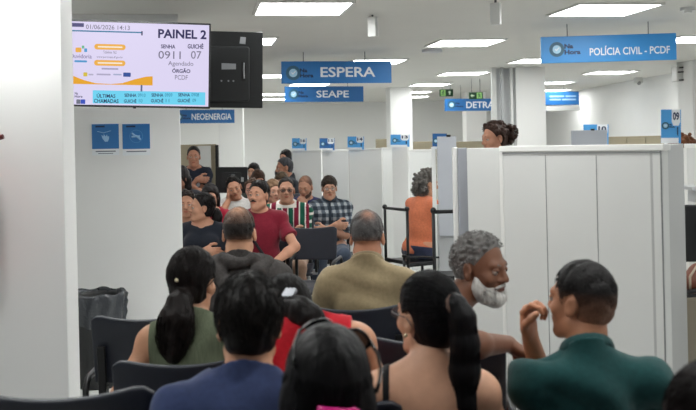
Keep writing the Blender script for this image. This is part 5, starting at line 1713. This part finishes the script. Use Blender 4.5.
# jersey
def jersey(q, T):
    x, y, t = q[:, 0], q[:, 1], q[:, 2]
    g, m_, w_ = [np.array(lin(*c)[:3]) for c in ((26, 84, 66), (118, 26, 50), (222, 220, 214))]
    s = np.mod((x + 0.060) / 0.105, 1.0)
    c = np.where((s < 0.40)[:, None], g, np.where((s < 0.5)[:, None], w_, np.where((s < 0.9)[:, None], m_, w_)))
    ring = (t > T - 0.02) & (np.abs(x) < 0.09)
    c = np.where(ring[:, None], w_, c)
    sleeve = np.abs(x) > 0.205
    cs = np.where((t > T - 0.24)[:, None], np.where((np.mod(t / 0.07, 1) < 0.65)[:, None], g, w_), w_)
    return np.where(sleeve[:, None], cs, c)
p = person('man with glasses in a green, white and maroon football jersey, arms crossed', 286, 176.5, 8.9, 180, False, (184, 136, 112), (34, 30, 29), 'short', dict(tint=jersey), arms='crossed', lean=2, hy=4, hp=2, h=0.0055, group=FRONTS, seed=36, w=1.0, glasses=(26, 20, 34), pants=(150, 120, 100), hair_kw=dict(grow=0.007, len=0.012, lift=0.005))
A, T = p['A'], p['T']
pl_ = [(-0.135 + x, y, T - 0.16 + z) for x, y, z in ((-0.018, 0, 0.022), (0.018, 0, 0.022), (0.018, 0, -0.004), (0, 0, -0.026), (-0.018, 0, -0.004))]
# navy shirt, hand on mouth
p = person('man with short receding hair in navy, head bowed over the hand at his mouth', 304.5, 175.5, 10.2, 178, False, (176, 128, 104), (44, 38, 36), 'thin', dict(c=(40, 44, 84)), lean=7, hy=-14, hp=-16, h=H, group=FRONTS, seed=37, facial='stubble',
           hands={-1: dict(chin=(-0.005, 0.125, -0.165), pole=(-0.9, 0.5, -1), h=(0.35, -0.1, 1), n=(0.3, -1, 0), curl=48)},
           hair_kw=dict(grow=0.006, mix=lambda x, y, z: 0.85 * np.exp(-((x / 0.05) ** 2 + ((y - 0.04) / 0.05) ** 2 + ((z - 0.11) / 0.05) ** 2)) + 0.25, len=0.008, lift=0.003))
# checked shirt
def checks(q, T):
    x, y, t = q[:, 0], q[:, 1], q[:, 2]
    a, b, c = [np.array(lin(*k)[:3]) for k in ((44, 52, 62), (88, 97, 107), (165, 170, 175))]
    sx, st = np.mod(x + 0.5 * y, 0.07) < 0.030, np.mod(t, 0.07) < 0.030
    col = np.where((sx & st)[:, None], c, np.where((sx | st)[:, None], b, a))
    return np.where((np.abs(x) < 0.012)[:, None] & (y > 0)[:, None], a, col)
p = person('man with glasses in a grey checked shirt and jeans, arms folded', 329, 175.5, 9.75, 182, False, (184, 138, 114), (52, 44, 38), 'short', dict(tint=checks, sleeve=0.95, name='shirt'), arms='crossed', lean=1, hy=2, hp=-2, h=H, group=FRONTS, seed=38, w=0.95, glasses=(60, 40, 40), collar=(52, 62, 74), pants=(66, 76, 92), hair_kw=dict(grow=0.015, len=0.026, lift=0.008, front=(0.088, 0.05)))
# standing woman
def tee_print(q, T):
    x, y, t = q[:, 0], q[:, 1], q[:, 2]
    k, w_ = np.array(lin(30, 34, 46)[:3]), np.array(lin(196, 196, 200)[:3])
    f = (y > 0.03) & (np.abs(x + 0.2 * (t - T * 0.7)) < 0.075) & (np.abs(t - T * 0.70 - 0.15 * x) < 0.045) & (np.sin(110 * x + 60 * t) + np.sin(75 * t - 40 * x) > 0.2)
    return np.where(f[:, None], w_, k)
person('woman standing with arms crossed in a black printed T-shirt and bright pink trousers', 193.5, 145.5, 10.4, 184, True, (160, 112, 90), (26, 23, 23), 'pony', dict(tint=tee_print, dip=0.05, hem=0.29), arms='crossed', cross=0.78, stand=True, lean=0, hy=2, hp=-2, hs=0.9, h=H, seed=39, w=0.84, pants=(212, 40, 92), group='people standing',
       hair_kw=dict(grow=0.007, tie=(0, -0.10, 0.05), path=[(0, 0.02, 0), (0, -0.02, 0.0), (0, -0.035, -0.03)], rad=[0.03, 0.035, 0.02]))
# the two at the back by the booth edge
person('grey-haired man in black seen in left profile at the far booth edge', 284, 157, 11.3, 100, False, (168, 118, 94), (70, 70, 74), 'short', dict(c=(30, 32, 40)), stand=True, arms='down', lean=10, hy=8, hp=-6, h=H, seed=40, group='people standing', hair_kw=dict(grow=0.010, len=0.014, lift=0.006))
person('woman with long dark hair behind the grey-haired man at the far booth edge', 286, 149, 13.0, 148, True, (186, 138, 116), (28, 24, 24), 'long', dict(c=(40, 42, 50)), stand=True, arms='down', hy=0, h=0.0075, seed=41, group='people standing', hair_kw=dict(grow=0.010, low=-0.22))
# heads between the front rows
person('woman with long black hair just right of the black monitor', 253.5, 162.5, 13.0, 160, True, (200, 152, 128), (26, 22, 22), 'long', dict(c=(70, 74, 84)), hy=0, hp=-4, h=0.0075, group=FRONTS, seed=42, hair_kw=dict(grow=0.012, low=-0.16, side=(0.04, -0.06)))
person('person with brown hair, head bowed, right of the black monitor', 259, 170, 11.9, 200, True, (190, 140, 116), (66, 46, 36), 'long', dict(c=(90, 96, 90)), hy=0, hp=-26, h=0.0075, group=FRONTS, seed=43, hair_kw=dict(grow=0.014, low=-0.1))
person('person with a round pinkish face half hidden behind the man in maroon', 252, 178, 10.8, 178, True, (204, 152, 132), (96, 76, 64), 'bun', dict(c=(70, 96, 72)), hy=-10, hp=-4, h=0.0075, group=FRONTS, seed=44, hair_kw=dict(grow=0.007, n=50, puff=0.004, curl=0.003))
person('person with light brown hair peeping out between the maroon shirt and the jersey', 273, 178.5, 9.75, 182, True, (198, 150, 128), (124, 98, 76), 'long', dict(c=(128, 110, 110)), hy=20, hp=-4, h=0.0075, group=FRONTS, seed=45, hair_kw=dict(grow=0.010, low=-0.12))
person('person with brown hair just behind the glasses of the man in the jersey', 281, 172.5, 10.9, 176, False, (186, 140, 116), (92, 76, 60), 'short', dict(c=(60, 60, 66)), hy=0, hp=-25, h=0.0075, group=FRONTS, seed=46, hair_kw=dict(grow=0.013))
person('dark-haired person at the very edge of the left wall, below the standing woman', 180.5, 165, 9.6, 170, True, (140, 98, 78), (30, 26, 26), 'long', dict(c=(46, 46, 52)), hy=-20, h=0.0075, group=FRONTS, seed=47, hair_kw=dict(grow=0.010, low=-0.1))

# ------------------------------------------------------------------ chairs for everyone seated
def under(label_key, lab, back=0.025, scale=None):
    for o in bpy.data.objects:
        if o.name.startswith('person') and o.parent is None and label_key in o['label']:
            a = o.rotation_euler[2]
            c, s = math.cos(a), math.sin(a)
            chair(o.location.x + s * back, o.location.y - c * back, math.degrees(a), lab, scale)
            return
for key, lab in (('green ribbed', 'black chair under the woman in the green sleeveless top'), ('navy blue T-shirt', 'dark chair under the man in the navy T-shirt, mostly hidden'),
                 ('charcoal hooded', 'dark chair under the man in the charcoal hoodie, mostly hidden'), ('bright red', 'dark chair under the woman in red'),
                 ('sunglasses pushed', 'dark chair under the woman with sunglasses on her head'), ('strappy top', 'dark chair under the woman in the black strappy top'),
                 ('dark green polo', 'dark chair under the man in the dark green polo'), ('purple hair tie', 'dark chair under the person in the lower right corner'),
                 ('maroon T-shirt', 'dark chair under the man in maroon'), ('arms crossed, her head', 'dark chair under the woman in the black T-shirt'),
                 ('cream patterned', 'dark chair under the woman in the cream top'), ('crimson top', 'dark chair under the woman in the crimson top'),
                 ('propping his head', 'dark chair under the young man in white'), ('football jersey', 'dark chair under the man in the striped jersey'),
                 ('checked shirt and', 'dark chair under the man in the checked shirt'), ('just right of the black monitor', 'dark chair under the black-haired woman by the monitor'),
                 ('head bowed, right of', 'dark chair under the brown-haired person by the monitor'), ('pinkish face', 'dark chair under the person half hidden behind the maroon shirt'),
                 ('light brown hair peeping', 'dark chair under the person with light brown hair'), ('just behind the glasses', 'dark chair under the person behind the man in the jersey'),
                 ('very edge of the left wall', 'dark chair under the dark-haired person at the wall edge'), ('head bowed over the hand', 'navy-backed chair under the man with his hand at his mouth'),
                 ):
    under(key, lab)
def chair_px(px, d, yaw, lab, scale=None):
    q = at(px, 300, d)
    chair(q.x, d, yaw, lab, scale)
chair_px(357, 4.33, -4, 'black chair under the man in the olive polo, its back showing below his shirt')
chair_px(155, 4.22, 2, 'empty dark navy chair beside the waste bin, in front of the woman in green', (0.95, 1, 1))
chair_px(302, 8.0, 170, 'empty dark chair between the man in maroon and the checked-shirt man', (1.12, 1, 0.965))
chair(0.285, 3.42, -4, 'black chair whose back carries the bearded man\'s arm', (1, 1, 1.05))
chair_px(78, 2.68, 3, 'black chair with a rounded top cut by the lower left edge', (1.03, 1, 1.095))
frame_chair(414, 9.0, -62, 'black tubular chair the woman in orange sits on', True)
frame_chair(428, 8.6, -20, 'black tubular chair just in front of the woman in orange', scale=(0.9, 0.9, 0.6))
frame_chair(454, 7.7, 4, 'black tubular chair right of the woman in orange, under the grey screen', scale=(1, 1, 1.075))
bpy.context.view_layer.update()
